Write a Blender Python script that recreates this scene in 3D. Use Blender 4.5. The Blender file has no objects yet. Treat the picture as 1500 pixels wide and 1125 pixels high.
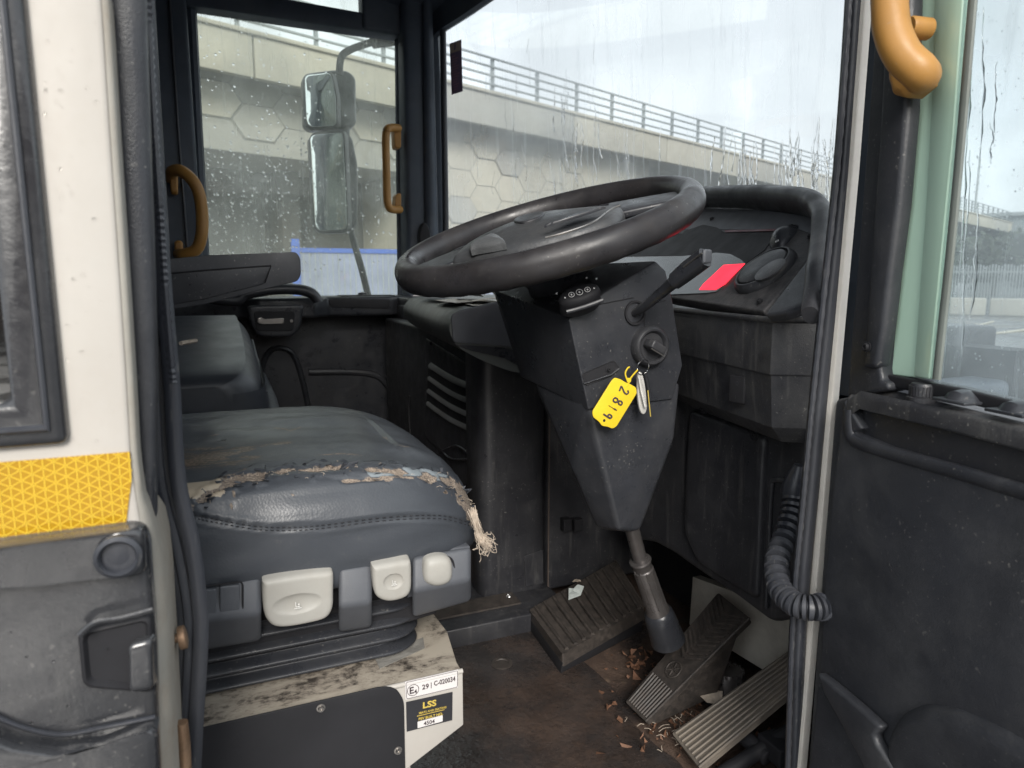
EXPO = 1.38; SKY = 0.056; SUN = 1.4
import bpy, bmesh, math, random
import numpy as np
from mathutils import Vector, Matrix, noise as mn
random.seed(7); rng = np.random.default_rng(11)
C = bpy.context.scene.collection
# ---------- survey helpers: a sight line from the photographer's eye cut with a plane of the cab ----------
FL = 1020.0; PSI = math.radians(23.0); PIT = math.radians(8.75)
cf = Vector((math.sin(PSI)*math.cos(PIT), math.cos(PSI)*math.cos(PIT), -math.sin(PIT)))
cr = Vector((math.cos(PSI), -math.sin(PSI), 0)); cu = Vector((math.sin(PSI)*math.sin(PIT), math.cos(PSI)*math.sin(PIT), math.cos(PIT)))
def ray(px, py): return cf + cr*((px-750)/FL) + cu*((562.5-py)/FL)
def hit(px, py, ax, v):
    d = ray(px, py); return d*(v/d['XYZ'.index(ax)])
def hp(px, py, P0, n):
    d = ray(px, py); return d*(Vector(P0).dot(n)/d.dot(n))
def HY(pts, v): return [hit(x, y, 'Y', v) for x, y in pts]
def HX(pts, v): return [hit(x, y, 'X', v) for x, y in pts]
def V(*a): return Vector(a)
# ---------- object bookkeeping ----------
ORG = {}
def thing(name, label, cat, loc=(0,0,0), group=None, kind=None):
    o = bpy.data.objects.new(name, None); o.empty_display_size = .05; C.objects.link(o)
    o.location = loc; o['label'] = label; o['category'] = cat
    if group: o['group'] = group
    if kind: o['kind'] = kind
    ORG[o.name] = Vector(loc); return o
def tag(o, label=None, cat=None, group=None, kind=None):
    if label: o['label'] = label
    if cat: o['category'] = cat
    if group: o['group'] = group
    if kind: o['kind'] = kind
    return o
def mk(name, geo, mat, parent=None, bevel=0, seg=3, smooth=True, sharp=38, loc=None, bang=25):
    vs, fs = geo
    org = ORG[parent.name] if parent else Vector(loc or (0,0,0))
    bm = bmesh.new()
    bv = [bm.verts.new(Vector(v)-org) for v in vs]
    for f in fs:
        try: bm.faces.new([bv[i] for i in f])
        except ValueError: pass
    bmesh.ops.recalc_face_normals(bm, faces=bm.faces)
    if bevel:
        es = [e for e in bm.edges if len(e.link_faces) == 2 and e.calc_face_angle(0) > math.radians(bang)]
        bmesh.ops.bevel(bm, geom=es, offset=bevel, segments=seg, profile=.5, affect='EDGES', clamp_overlap=True)
    if smooth:
        for f in bm.faces: f.smooth = True
        for e in bm.edges:
            if len(e.link_faces) == 2 and e.calc_face_angle(0) > math.radians(sharp): e.smooth = False
    me = bpy.data.meshes.new(name); bm.to_mesh(me); bm.free()
    o = bpy.data.objects.new(name, me); C.objects.link(o)
    if parent: o.parent = parent
    else: o.location = org
    ORG[o.name] = org
    me.materials.append(mat)
    return o
def join(*gs):
    vs, fs = [], []
    for g in gs:
        k = len(vs); vs += list(g[0]); fs += [tuple(i+k for i in f) for f in g[1]]
    return vs, fs
def prism(pts, vec):
    n = len(pts); pts = [Vector(p) for p in pts]; vec = Vector(vec)
    vs = pts + [p+vec for p in pts]
    fs = [tuple(range(n))[::-1], tuple(range(n, 2*n))] + [(i, (i+1) % n, n+(i+1) % n, n+i) for i in range(n)]
    return vs, fs
def box(c, s, R=None):
    c = Vector(c); vs = []
    for z in (-1, 1):
        for x, y in ((-1,-1),(1,-1),(1,1),(-1,1)):
            v = Vector((x*s[0]/2, y*s[1]/2, z*s[2]/2)); vs.append(c + (R @ v if R else v))
    return vs, [(3,2,1,0),(4,5,6,7),(0,1,5,4),(1,2,6,5),(2,3,7,6),(3,0,4,7)]
def bb(x0, x1, y0, y1, z0, z1): return box(((x0+x1)/2, (y0+y1)/2, (z0+z1)/2), (x1-x0, y1-y0, z1-z0))
def spline(pts, n=8, closed=False):
    pts = [Vector(p) for p in pts]; N = len(pts); out = []
    for i in range(N if closed else N-1):
        if closed: a, b, c, d = pts[(i-1) % N], pts[i], pts[(i+1) % N], pts[(i+2) % N]
        else: a, b, c, d = pts[max(i-1,0)], pts[i], pts[i+1], pts[min(i+2,N-1)]
        for k in range(n):
            t = k/n
            out.append(.5*((2*b)+(c-a)*t+(2*a-5*b+4*c-d)*t*t+(3*b-a-3*c+d)*t**3))
    if not closed: out.append(pts[-1])
    return out
def tube(path, r, seg=16, closed=False, flat=None, cap=True, ex=2.0):
    """r: number, list, or list of (r1,r2); flat: vector the first radius runs along"""
    path = [Vector(p) for p in path]; N = len(path); vs = []; fs = []
    up = None
    if isinstance(r, list) and len(r) != N: r = [r[min(len(r)-1, int(i*len(r)/N))] for i in range(N)]
    for i, p in enumerate(path):
        if closed: t = path[(i+1) % N]-path[i-1]
        else: t = path[min(i+1,N-1)]-path[max(i-1,0)]
        t.normalize()
        if flat is not None: u = Vector(flat) - t*Vector(flat).dot(t)
        elif up is None: u = t.orthogonal()
        else: u = up - t*up.dot(t)
        u.normalize(); up = u; w = t.cross(u)
        rr = r[i] if isinstance(r, (list, tuple)) and len(r) == N else r
        r1, r2 = rr if isinstance(rr, (list, tuple)) else (rr, rr)
        for k in range(seg):
            a = 2*math.pi*k/seg; ca, sa = math.cos(a), math.sin(a)
            if ex != 2: ca = math.copysign(abs(ca)**(2/ex), ca); sa = math.copysign(abs(sa)**(2/ex), sa)
            vs.append(p + u*r1*ca + w*r2*sa)
    M = N if closed else N-1
    for i in range(M):
        j = (i+1) % N
        for k in range(seg):
            l = (k+1) % seg; fs.append((i*seg+k, i*seg+l, j*seg+l, j*seg+k))
    if not closed and cap:
        fs.append(tuple(range(seg))[::-1]); fs.append(tuple((N-1)*seg+k for k in range(seg)))
    return vs, fs
def lathe(c, ax, prof, seg=32, ref=None):
    """prof: list of (radius, height along ax)"""
    ax = Vector(ax).normalized(); u = ax.orthogonal().normalized() if ref is None else (Vector(ref)-ax*ax.dot(Vector(ref))).normalized()
    w = ax.cross(u); c = Vector(c); vs = []; fs = []
    for r, h in prof:
        for k in range(seg):
            a = 2*math.pi*k/seg; vs.append(c+ax*h+(u*math.cos(a)+w*math.sin(a))*max(r,1e-5))
    for i in range(len(prof)-1):
        for k in range(seg):
            l = (k+1) % seg; fs.append((i*seg+k, i*seg+l, (i+1)*seg+l, (i+1)*seg+k))
    fs.append(tuple(range(seg))[::-1]); fs.append(tuple((len(prof)-1)*seg+k for k in range(seg)))
    return vs, fs
def hull(pts):
    bm = bmesh.new(); v = [bm.verts.new(p) for p in pts]
    r = bmesh.ops.convex_hull(bm, input=v, use_existing_faces=False)
    bmesh.ops.delete(bm, geom=[g for g in r['geom_interior'] if isinstance(g, bmesh.types.BMVert)], context='VERTS')
    bmesh.ops.dissolve_limit(bm, angle_limit=math.radians(6), verts=bm.verts, edges=bm.edges)
    bm.verts.index_update()
    out = [x.co.copy() for x in bm.verts], [tuple(q.index for q in f.verts) for f in bm.faces]
    bm.free(); return out
def roundpoly(pts, r, n=5):
    """round the corners of a 3D planar polygon"""
    pts = [Vector(p) for p in pts]; out = []; N = len(pts)
    for i in range(N):
        p = pts[i]; a = pts[i-1]-p; b = pts[(i+1) % N]-p
        rr = min(r, a.length*.45, b.length*.45); A = p+a.normalized()*rr; B = p+b.normalized()*rr
        for k in range(n+1):
            t = k/n; out.append(A*(1-t)**2 + p*2*t*(1-t) + B*t*t)
    return out
def resample(pts, n):
    pts = [Vector(p) for p in pts]; N = len(pts); L = [(pts[(i+1) % N]-pts[i]).length for i in range(N)]
    tot = sum(L); out = []; i = 0; acc = 0
    for k in range(n):
        s = tot*k/n
        while acc+L[i] < s and i < N-1: acc += L[i]; i += 1
        out.append(pts[i].lerp(pts[(i+1) % N], (s-acc)/max(L[i], 1e-9)))
    return out
def pad(outline, nrm, thick, fil, dish=None, n=96, rings=14, crown=0):
    """soft plastic pad: outline lies on its front plane, nrm points out of the front"""
    P = resample(outline, n); nrm = Vector(nrm).normalized(); c = sum(P, Vector())/len(P)
    R = sum((p-c).length for p in P)/len(P); vs = []; fs = []
    rho = [0] + [k/rings for k in range(1, rings)]
    prof = []
    for r in rho[1:]: prof.append((r*(1-fil/R), 0.0, True))
    for k in range(1, 7):
        a = k/6*math.pi/2; prof.append((1-fil/R*(1-math.sin(a)), -fil*(1-math.cos(a)), True))
    prof.append((1, -thick, False))
    vs.append(c + nrm*((dish(c) if dish else 0)+crown))
    for r, h, top in prof:
        for p in P:
            q = c+(p-c)*r
            d = (dish(q) if dish and top and h == 0 else 0) + (crown*(1-r*r) if top else 0)
            vs.append(q+nrm*(h+d))
    for k in range(n): fs.append((0, 1+k, 1+(k+1) % n))
    for i in range(len(prof)-1):
        for k in range(n):
            l = (k+1) % n; a = 1+i*n; b = 1+(i+1)*n; fs.append((a+k, b+k, b+l, a+l))
    a = 1+(len(prof)-1)*n; fs.append(tuple(a+k for k in range(n))[::-1])
    return vs, fs
def ellipse_pts(c, a, b, n=40): return [Vector(c)+Vector(a)*math.cos(2*math.pi*k/n)+Vector(b)*math.sin(2*math.pi*k/n) for k in range(n)]
def ring(outline, nrm, w, h):
    """flat raised band following a closed outline"""
    return tube(outline, (w/2, h/2), 6, closed=True, flat=None)
def screw(c, n, r=.006):
    return lathe(c, n, [(r*1.5,0),(r*1.5,.0008),(r,.0010),(r,.003),(r*.9,.004),(r*.45,.004),(r*.42,.002),(0,.002)], 20)
def text_geo(s, size, o, e1, e2, align='LEFT', depth=.0002, bold=0, xs=1):
    cu_ = bpy.data.curves.new('t', 'FONT'); cu_.body = s; cu_.size = size; cu_.extrude = depth; cu_.align_x = align; cu_.offset = bold; cu_.resolution_u = 3
    ob = bpy.data.objects.new('t', cu_); me = bpy.data.meshes.new_from_object(ob)
    e1 = Vector(e1).normalized(); e2 = Vector(e2); e2 = (e2-e1*e1.dot(e2)).normalized(); e3 = e1.cross(e2)
    vs = [Vector(o)+e1*v.co.x*xs+e2*v.co.y+e3*v.co.z for v in me.vertices]; fs = [tuple(p.vertices) for p in me.polygons]
    bpy.data.objects.remove(ob); bpy.data.meshes.remove(me); bpy.data.curves.remove(cu_)
    return vs, fs
# ---------- materials ----------
def newmat(name):
    m = bpy.data.materials.new(name); m.use_nodes = True; nt = m.node_tree
    for n in list(nt.nodes): nt.nodes.remove(n)
    out = nt.nodes.new('ShaderNodeOutputMaterial'); return m, nt, out
def N(nt, t, **k):
    n = nt.nodes.new(t)
    for a, b in k.items():
        if hasattr(n, a): setattr(n, a, b)
        else: n.inputs[a.replace('_', ' ')].default_value = b
    return n
def noi(nt, vec, scale, detail=6, rough=.6, dist=0):
    n = N(nt, 'ShaderNodeTexNoise'); n.inputs['Scale'].default_value = scale; n.inputs['Detail'].default_value = detail
    n.inputs['Roughness'].default_value = rough; n.inputs['Distortion'].default_value = dist; nt.links.new(vec, n.inputs['Vector']); return n.outputs['Fac']
def ramp(nt, fac, a, b, v0=0, v1=1):
    n = N(nt, 'ShaderNodeMapRange'); n.inputs['From Min'].default_value = a; n.inputs['From Max'].default_value = b
    n.inputs['To Min'].default_value = v0; n.inputs['To Max'].default_value = v1; nt.links.new(fac, n.inputs['Value']); return n.outputs['Result']
def mth(nt, op, a, b=None):
    n = N(nt, 'ShaderNodeMath', operation=op)
    for i, x in enumerate((a, b)):
        if x is None: continue
        if isinstance(x, (int, float)): n.inputs[i].default_value = x
        else: nt.links.new(x, n.inputs[i])
    return n.outputs[0]
def mixc(nt, fac, a, b):
    n = N(nt, 'ShaderNodeMix', data_type='RGBA')
    if isinstance(fac, (int, float)): n.inputs[0].default_value = fac
    else: nt.links.new(fac, n.inputs[0])
    for i, x in ((6, a), (7, b)):
        if isinstance(x, (tuple, list)): n.inputs[i].default_value = (*x[:3], 1)
        else: nt.links.new(x, n.inputs[i])
    return n.outputs[2]
def scaled(nt, s):
    tc = N(nt, 'ShaderNodeTexCoord'); mp = N(nt, 'ShaderNodeMapping'); mp.inputs['Scale'].default_value = s
    nt.links.new(tc.outputs['Object'], mp.inputs['Vector']); return mp.outputs['Vector']
def surf(name, col, rough=.5, var=.15, vscale=12, dust=0, dustcol=(.22,.2,.17), dscale=9, up=0, bump=.15, bscale=700, met=0, wet=0, scratch=0,
         scol=(.3,.3,.3), spec=.5, stretch=(1,1,1), coat=0, bdist=.001, detail=None, specks=0, drip=0):
    m, nt, out = newmat(name); L = nt.links
    v = scaled(nt, stretch); p = N(nt, 'ShaderNodeBsdfPrincipled'); p.inputs['Metallic'].default_value = met
    p.inputs['Specular IOR Level'].default_value = spec; p.inputs['Coat Weight'].default_value = coat
    n1 = noi(nt, v, vscale); c = mixc(nt, ramp(nt, n1, .3, .7), tuple(x*(1-var) for x in col), tuple(min(1, x*(1+var)) for x in col))
    r = ramp(nt, noi(nt, v, vscale*2.3), .25, .75, max(.02, rough-.08), rough+.08)
    if scratch:
        sv = scaled(nt, (6, 90, 90)); s1 = ramp(nt, noi(nt, sv, 2.2, 9, .75, .4), .64, .72, 0, scratch)
        c = mixc(nt, s1, c, scol)
    if dust:
        d = ramp(nt, noi(nt, v, dscale, 10, .72), .42, .78, 0, dust)
        d2 = ramp(nt, noi(nt, v, dscale*30, 4, .6), .35, .7, .5, 1); d = mth(nt, 'MULTIPLY', d, d2)
        if up:
            g = N(nt, 'ShaderNodeNewGeometry'); sx = N(nt, 'ShaderNodeSeparateXYZ'); L.new(g.outputs['Normal'], sx.inputs[0])
            u = ramp(nt, sx.outputs[2], .1, .9, 1, up); d = mth(nt, 'MINIMUM', mth(nt, 'MULTIPLY', d, u), 1.0)
        c = mixc(nt, d, c, dustcol); r = mth(nt, 'ADD', r, mth(nt, 'MULTIPLY', d, .35))
    if specks:
        sp1 = ramp(nt, noi(nt, v, 210, 2, .5), .66, .72, 0, specks); sp1 = mth(nt, 'MULTIPLY', sp1, ramp(nt, noi(nt, v, 11, 3), .42, .6)); c = mixc(nt, sp1, c, (.27,.26,.24))
        sm = noi(nt, v, 17, 7, .7, .4); c = mixc(nt, ramp(nt, sm, .52, .68, 0, specks*.16), c, (.15,.145,.14)); r = mth(nt, 'ADD', r, ramp(nt, sm, .35, .65, -.10, .14))
    if drip:
        dv = scaled(nt, (45, 45, 5)); c = mixc(nt, ramp(nt, noi(nt, dv, 1.5, 5, .6), .56, .70, 0, drip), c, (.19,.185,.175))
    if wet:
        w = ramp(nt, noi(nt, v, 14, 5, .6, .5), .5, .56, 0, wet); r = mth(nt, 'MAXIMUM', mth(nt, 'SUBTRACT', r, w), .06)
    L.new(c, p.inputs['Base Color']); L.new(r, p.inputs['Roughness'])
    if bump:
        b = N(nt, 'ShaderNodeBump'); b.inputs['Strength'].default_value = bump; b.inputs['Distance'].default_value = bdist
        L.new(noi(nt, v, bscale, 3), b.inputs['Height']); L.new(b.outputs[0], p.inputs['Normal'])
    L.new(p.outputs[0], out.inputs[0]); return m
def emis(name, col, s):
    m, nt, out = newmat(name); e = N(nt, 'ShaderNodeEmission'); e.inputs[0].default_value = (*col, 1); e.inputs[1].default_value = s
    nt.links.new(e.outputs[0], out.inputs[0]); return m
def glassmat(name, tint=(.9,.95,.94), fog=.1, fogscale=3, streak=0, spots=0, gl=.06, fogcol=(.75,.8,.8), edge=None, stretch=(1,1,1)):
    m, nt, out = newmat(name); L = nt.links
    tr = N(nt, 'ShaderNodeBsdfTransparent'); tr.inputs[0].default_value = (*tint, 1)
    g = N(nt, 'ShaderNodeBsdfGlossy'); g.inputs['Roughness'].default_value = .02
    lw = N(nt, 'ShaderNodeLayerWeight'); lw.inputs[0].default_value = .25
    mx = N(nt, 'ShaderNodeMixShader'); L.new(ramp(nt, lw.outputs['Fresnel'], 0, 1, gl*.5, .28), mx.inputs[0]); L.new(tr.outputs[0], mx.inputs[1]); L.new(g.outputs[0], mx.inputs[2])
    di = N(nt, 'ShaderNodeBsdfDiffuse'); di.inputs[0].default_value = (*fogcol, 1)
    tl = N(nt, 'ShaderNodeBsdfTranslucent'); tl.inputs[0].default_value = (*fogcol, 1)
    dm = N(nt, 'ShaderNodeMixShader'); dm.inputs[0].default_value = .8; L.new(di.outputs[0], dm.inputs[1]); L.new(tl.outputs[0], dm.inputs[2])
    v = scaled(nt, stretch)
    f = ramp(nt, noi(nt, v, fogscale, 5, .55), .35, .75, fog*.25, fog)
    if streak:
        sv = scaled(nt, (30, 30, 1.6)); s = ramp(nt, noi(nt, sv, 2, 6, .6, .3), .56, .66, 0, streak); f = mth(nt, 'ADD', f, s)
    if spots:
        vo = N(nt, 'ShaderNodeTexVoronoi'); vo.inputs['Scale'].default_value = 120; L.new(v, vo.inputs['Vector'])
        a = ramp(nt, vo.outputs['Distance'], .16, .10, 0, 1); se = N(nt, 'ShaderNodeSeparateColor'); L.new(vo.outputs['Color'], se.inputs[0])
        a = mth(nt, 'MULTIPLY', a, ramp(nt, se.outputs[0], .6, .62, 0, spots)); f = mth(nt, 'ADD', f, a)
    f = mth(nt, 'MINIMUM', f, .95)
    m2 = N(nt, 'ShaderNodeMixShader'); L.new(f, m2.inputs[0]); L.new(mx.outputs[0], m2.inputs[1]); L.new(dm.outputs[0], m2.inputs[2])
    L.new(m2.outputs[0], out.inputs[0]); return m
def watermat():
    m, nt, out = newmat('water_bead'); g = N(nt, 'ShaderNodeBsdfRefraction'); g.inputs['IOR'].default_value = 1.33; g.inputs['Roughness'].default_value = 0.0
    gl = N(nt, 'ShaderNodeBsdfGlossy'); gl.inputs['Roughness'].default_value = .02; lw = N(nt, 'ShaderNodeLayerWeight'); lw.inputs[0].default_value = .12
    mx = N(nt, 'ShaderNodeMixShader'); nt.links.new(lw.outputs['Fresnel'], mx.inputs[0]); nt.links.new(g.outputs[0], mx.inputs[1]); nt.links.new(gl.outputs[0], mx.inputs[2]); nt.links.new(mx.outputs[0], out.inputs[0]); return m
WATER = watermat()
M = dict(
 black=surf('black_plastic', (.028,.029,.034), .40, specks=.35, dust=.35, up=1.6, bump=.25, bscale=900, dustcol=(.13,.125,.12)),
 smooth=surf('smooth_black_plastic', (.029,.031,.037), .32, specks=.4, scratch=.12, dust=.22, up=1.5, bump=.12, bscale=900, dustcol=(.14,.135,.13)),
 dusty=surf('dusty_black_plastic', (.038,.039,.045), .45, specks=.6, drip=.3, dust=.7, up=1.7, bump=.45, bscale=500, dustcol=(.14,.137,.13), dscale=14),
 kick=surf('scuffed_kick_plastic', (.026,.0265,.031), .38, specks=.4, drip=.2, dust=.5, up=1, scratch=.3, scol=(.15,.15,.15), bump=.3, bscale=700, dustcol=(.085,.085,.088)),
 rubber=surf('rubber', (.036,.039,.048), .34, specks=.35, dust=.4, bump=.3, bscale=300, dustcol=(.12,.12,.125), stretch=(1,1,.2)),
 ochre2=None,
 louvre=surf('louvre_lit_grey', (.16,.165,.17), .4, dust=.3),  # lighter grey stands in for slat edges catching window light
 keysteel=surf('key_metal', (.72,.70,.66), .28, met=.4, bump=0),
 gasket=surf('pale_gasket', (.16,.18,.165), .5, dust=.3),
 wheel=surf('steering_rim', (.030,.029,.032), .34, specks=.3, var=.3, vscale=20, dust=.3, dustcol=(.07,.055,.045), dscale=12, bump=.1, bscale=1200),
 pillar=surf('flare_toned_pillar', (.055,.07,.095), .5, dust=.15, bump=.15),  # bluish lift puts lens flare into the trim colour
 flange=surf('lightened_flange_cream', (.92,.86,.77), .45, var=.05, dust=.3, dustcol=(.3,.22,.15), dscale=20),  # body cream lightened in colour to offset the open door's shade
 white=surf('cream_body_paint', (.475,.45,.415), .5, spec=.25, specks=.06, var=.03, dust=.14, dustcol=(.3,.2,.12), dscale=5, bump=.04, bscale=300),
 whitedirty=surf('soiled_cream_paint', (.36,.34,.30), .55, var=.1, dust=.8, dustcol=(.25,.17,.1), dscale=7, bump=.2, bscale=200),
 boxtop=None,
 grey=surf('slate_grey_plastic', (.088,.094,.108), .5, dust=.12, up=1.4, bump=.25, bscale=900, dustcol=(.2,.2,.2)),
 lever=surf('off_white_plastic', (.39,.38,.35), .5, var=.05, dust=.3, dustcol=(.25,.2,.15), dscale=30, bump=.06),
 vinyl=surf('grey_vinyl', (.048,.053,.064), .36, var=.12, vscale=7, dust=.2, dustcol=(.16,.15,.14), bump=.35, bscale=420),
 yellow=surf('ochre_handle', (.43,.215,.052), .45, specks=.5, scratch=.3, var=.12, dust=.25, dustcol=(.3,.18,.09), bump=.08, dscale=20),
 tape=surf('amber_tape', (.42,.23,.004), .3, var=.06, bump=.05, dust=.15, dustcol=(.3,.2,.1)),
 tapeline=surf('amber_tape_line', (.80,.55,.05), .35, var=.03, bump=0),
 wetblack=surf('wet_black_plastic', (.026,.027,.031), .2, specks=.3, drip=.08, coat=.5, dust=.3, wet=.15, up=1.3, bump=.3, bscale=180, dustcol=(.12,.12,.12), dscale=6),
 rust=surf('corroded_bolt', (.3,.2,.13), .4, var=.3, vscale=60, dust=.6, dustcol=(.2,.09,.04), met=.6, dscale=50),
 steel=surf('worn_steel', (.4,.38,.36), .3, met=.9, var=.2, dust=.3, dustcol=(.1,.08,.07)),
 shaft=surf('greasy_shaft', (.15,.14,.138), .3, met=.6, var=.3, dust=.5, dustcol=(.07,.05,.04), dscale=30),
 chrome=surf('chrome', (.8,.8,.8), .15, met=1, var=.02, bump=0),
 floor=None,
 pedal=surf('worn_pedal_rubber', (.04,.035,.032), .5, dust=.95, up=1, dustcol=(.13,.105,.09), dscale=70, bump=.4, bscale=400),
 pedalgrey=surf('scuffed_pedal_metal', (.15,.13,.11), .6, dust=.8, dustcol=(.30,.25,.19), dscale=30, bump=.4, bscale=300),
 metalgrey=surf('grimy_bare_panel', (.55,.52,.46), .5, dust=.8, dustcol=(.2,.17,.14), dscale=8, bump=.2, bscale=200),
 tagy=surf('tag_yellow', (.80,.58,.03), .4, var=.04, bump=.03),
 ink=surf('marker_ink', (.06,.045,.05), .5, bump=0),
 paper=surf('paper', (.62,.60,.55), .7, var=.1, vscale=60, bump=.2, bscale=200, dust=.3),
 greypaper=surf('grey_card', (.3,.3,.28), .6, var=.15, vscale=60, bump=.1),
 mint=surf('mint_paint', (.62,.86,.69), .35, var=.03, vscale=4, bump=.03, coat=.3),
 icon=surf('icon_white', (.75,.75,.75), .5, bump=0),
 iconpale=surf('icon_pale', (.78,.77,.74), .4, bump=0),
 logo=surf('logo_yellow', (.65,.48,.10), .4, bump=0),
 stick=surf('sticker_white', (.70,.67,.66), .4, var=.03, bump=.02),
 stickb=surf('sticker_black', (.03,.03,.035), .4, bump=.02),
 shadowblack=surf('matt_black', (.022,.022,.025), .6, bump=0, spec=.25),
 fibre=surf('frayed_backing_cloth', (.50,.42,.34), .9, var=.35, vscale=80, bump=.3),
 debris=surf('orange_leaf', (.17,.085,.05), .7, var=.3, vscale=90, bump=.3),
 carpet=surf('dark_blue_carpet', (.016,.02,.03), .9, dust=.15, dustcol=(.06,.055,.05), bump=.5, bscale=600),
 conc=surf('concrete', (.36,.355,.32), .85, var=.14, vscale=.5, dust=.5, dustcol=(.22,.2,.17), dscale=.4, stretch=(1,1,.5), bump=.4, bscale=8, bdist=.02),
 concpale=surf('pale_concrete', (.42,.40,.335), .85, var=.12, vscale=.9, dust=.35, dustcol=(.28,.26,.22), dscale=.8, bump=.4, bscale=8, bdist=.02),
 concdark=surf('shaded_concrete', (.10,.098,.09), .9, var=.3, vscale=.6, dust=.5, dustcol=(.19,.185,.17), dscale=.7, bump=.4, bscale=8, bdist=.02),  # dark tone carries the shade inside the underpass
 rail=surf('galvanised_rail', (.33,.36,.37), .5, met=.3, bump=.02),
 rollsheen=surf('sheen_toned_dash_roll', (.12,.13,.128), .42, dust=.4, up=1.4, bump=.3, bscale=500, dustcol=(.2,.2,.18)),  # windscreen sheen on the roll is put into this lighter grey
 blue=surf('blue_fence_paint', (.07,.14,.46), .45, var=.1, bump=.05),
 bluemesh=None,
 trim=surf('grey_door_trim', (.029,.031,.037), .40, specks=.35, dust=.35, up=1.4, bump=.35, bscale=600, dustcol=(.14,.14,.14)),
)

bm_, bnt, bo_ = newmat('scuffed_cream_steel'); v = scaled(bnt, (9, 17, 10)); v1 = scaled(bnt, (1,1,1)); p = N(bnt, 'ShaderNodeBsdfPrincipled')
s1 = noi(bnt, v, 1.0, 12, .78, .4); s2 = noi(bnt, v1, 90, 6, .7)
c = mixc(bnt, ramp(bnt, s1, .44, .66), (.44,.39,.32), (.20,.165,.135)); c = mixc(bnt, ramp(bnt, mth(bnt, 'ADD', s1, mth(bnt, 'MULTIPLY', s2, .35)), .70, .80), c, (.05,.042,.036))
bnt.links.new(c, p.inputs['Base Color']); p.inputs['Roughness'].default_value = .5; bnt.links.new(p.outputs[0], bo_.inputs[0]); M['boxtop'] = bm_
# ---------- camera, sky, sun ----------
cam = bpy.data.cameras.new('camera'); cam.sensor_width = 36; cam.lens = 36*FL/1500; cam.clip_start = .02; cam.clip_end = 3000
co = bpy.data.objects.new('camera', cam); C.objects.link(co)
co.matrix_world = Matrix(((cr.x, cu.x, -cf.x, 0), (cr.y, cu.y, -cf.y, 0), (cr.z, cu.z, -cf.z, 0), (0,0,0,1)))
cam.dof.use_dof = True; cam.dof.focus_distance = 1.05; cam.dof.aperture_fstop = 9
S = bpy.context.scene; S.camera = co
S.view_settings.view_transform = 'Standard'; S.view_settings.look = 'None'; S.view_settings.exposure = EXPO; S.view_settings.gamma = 1
w = bpy.data.worlds.new('World'); S.world = w; w.use_nodes = True; nt = w.node_tree
for n in list(nt.nodes): nt.nodes.remove(n)
out = nt.nodes.new('ShaderNodeOutputWorld'); bg = nt.nodes.new('ShaderNodeBackground'); sky = nt.nodes.new('ShaderNodeTexSky')
sky.sky_type = 'NISHITA'; sky.sun_disc = False; sky.sun_elevation = math.radians(31); sky.sun_rotation = math.radians(196); sky.dust_density = 4; sky.air_density = 1.2
tc = nt.nodes.new('ShaderNodeTexCoord'); mp = nt.nodes.new('ShaderNodeMapping'); mp.inputs['Scale'].default_value = (1, 1, 2.6); nt.links.new(tc.outputs['Generated'], mp.inputs[0])
cl = noi(nt, mp.outputs[0], 1.6, 6, .5, .3)
cloud = mixc(nt, ramp(nt, cl, .35, .72), (8.8, 9.35, 9.9), (11.4, 11.9, 12.3))
nt.links.new(mixc(nt, .86, sky.outputs[0], cloud), bg.inputs[0]); bg.inputs[1].default_value = SKY
nt.links.new(bg.outputs[0], out.inputs[0])
sl = bpy.data.lights.new('sun', 'SUN'); sl.energy = SUN; sl.angle = math.radians(25); sl.color = (1, .96, .9)
so = bpy.data.objects.new('sun', sl); C.objects.link(so)
# light comes from behind and left of the photographer, through the open door
sd = Vector((math.sin(math.radians(196)), math.cos(math.radians(196)), 0))*math.cos(math.radians(31)) + Vector((0, 0, math.sin(math.radians(31))))
so.rotation_euler = sd.to_track_quat('Z', 'Y').to_euler()

GZ = -1.55; FZ = -.78
# ---------- the yard ----------
gm, gnt, gout = newmat('wet_asphalt'); v = scaled(gnt, (1,1,1)); p = N(gnt, 'ShaderNodeBsdfPrincipled')
c = mixc(gnt, ramp(gnt, noi(gnt, v, .35, 8), .3, .7), (.06,.063,.066), (.11,.112,.112)); c = mixc(gnt, ramp(gnt, noi(gnt, v, 60, 3), .4, .6, 0, .35), c, (.16,.16,.155))
gnt.links.new(c, p.inputs['Base Color']); gnt.links.new(ramp(gnt, noi(gnt, v, .9, 5), .42, .6, .12, .55), p.inputs['Roughness'])
b = N(gnt, 'ShaderNodeBump'); b.inputs['Strength'].default_value = .3; b.inputs['Distance'].default_value = .01; gnt.links.new(noi(gnt, v, 40, 4), b.inputs['Height']); gnt.links.new(b.outputs[0], p.inputs['Normal']); gnt.links.new(p.outputs[0], gout.inputs[0])
tag(mk('ground', ([V(-1500,-1500,GZ), V(1500,-1500,GZ), V(1500,1500,GZ), V(-1500,1500,GZ)], [(0,1,2,3)]), gm), kind='structure')
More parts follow.
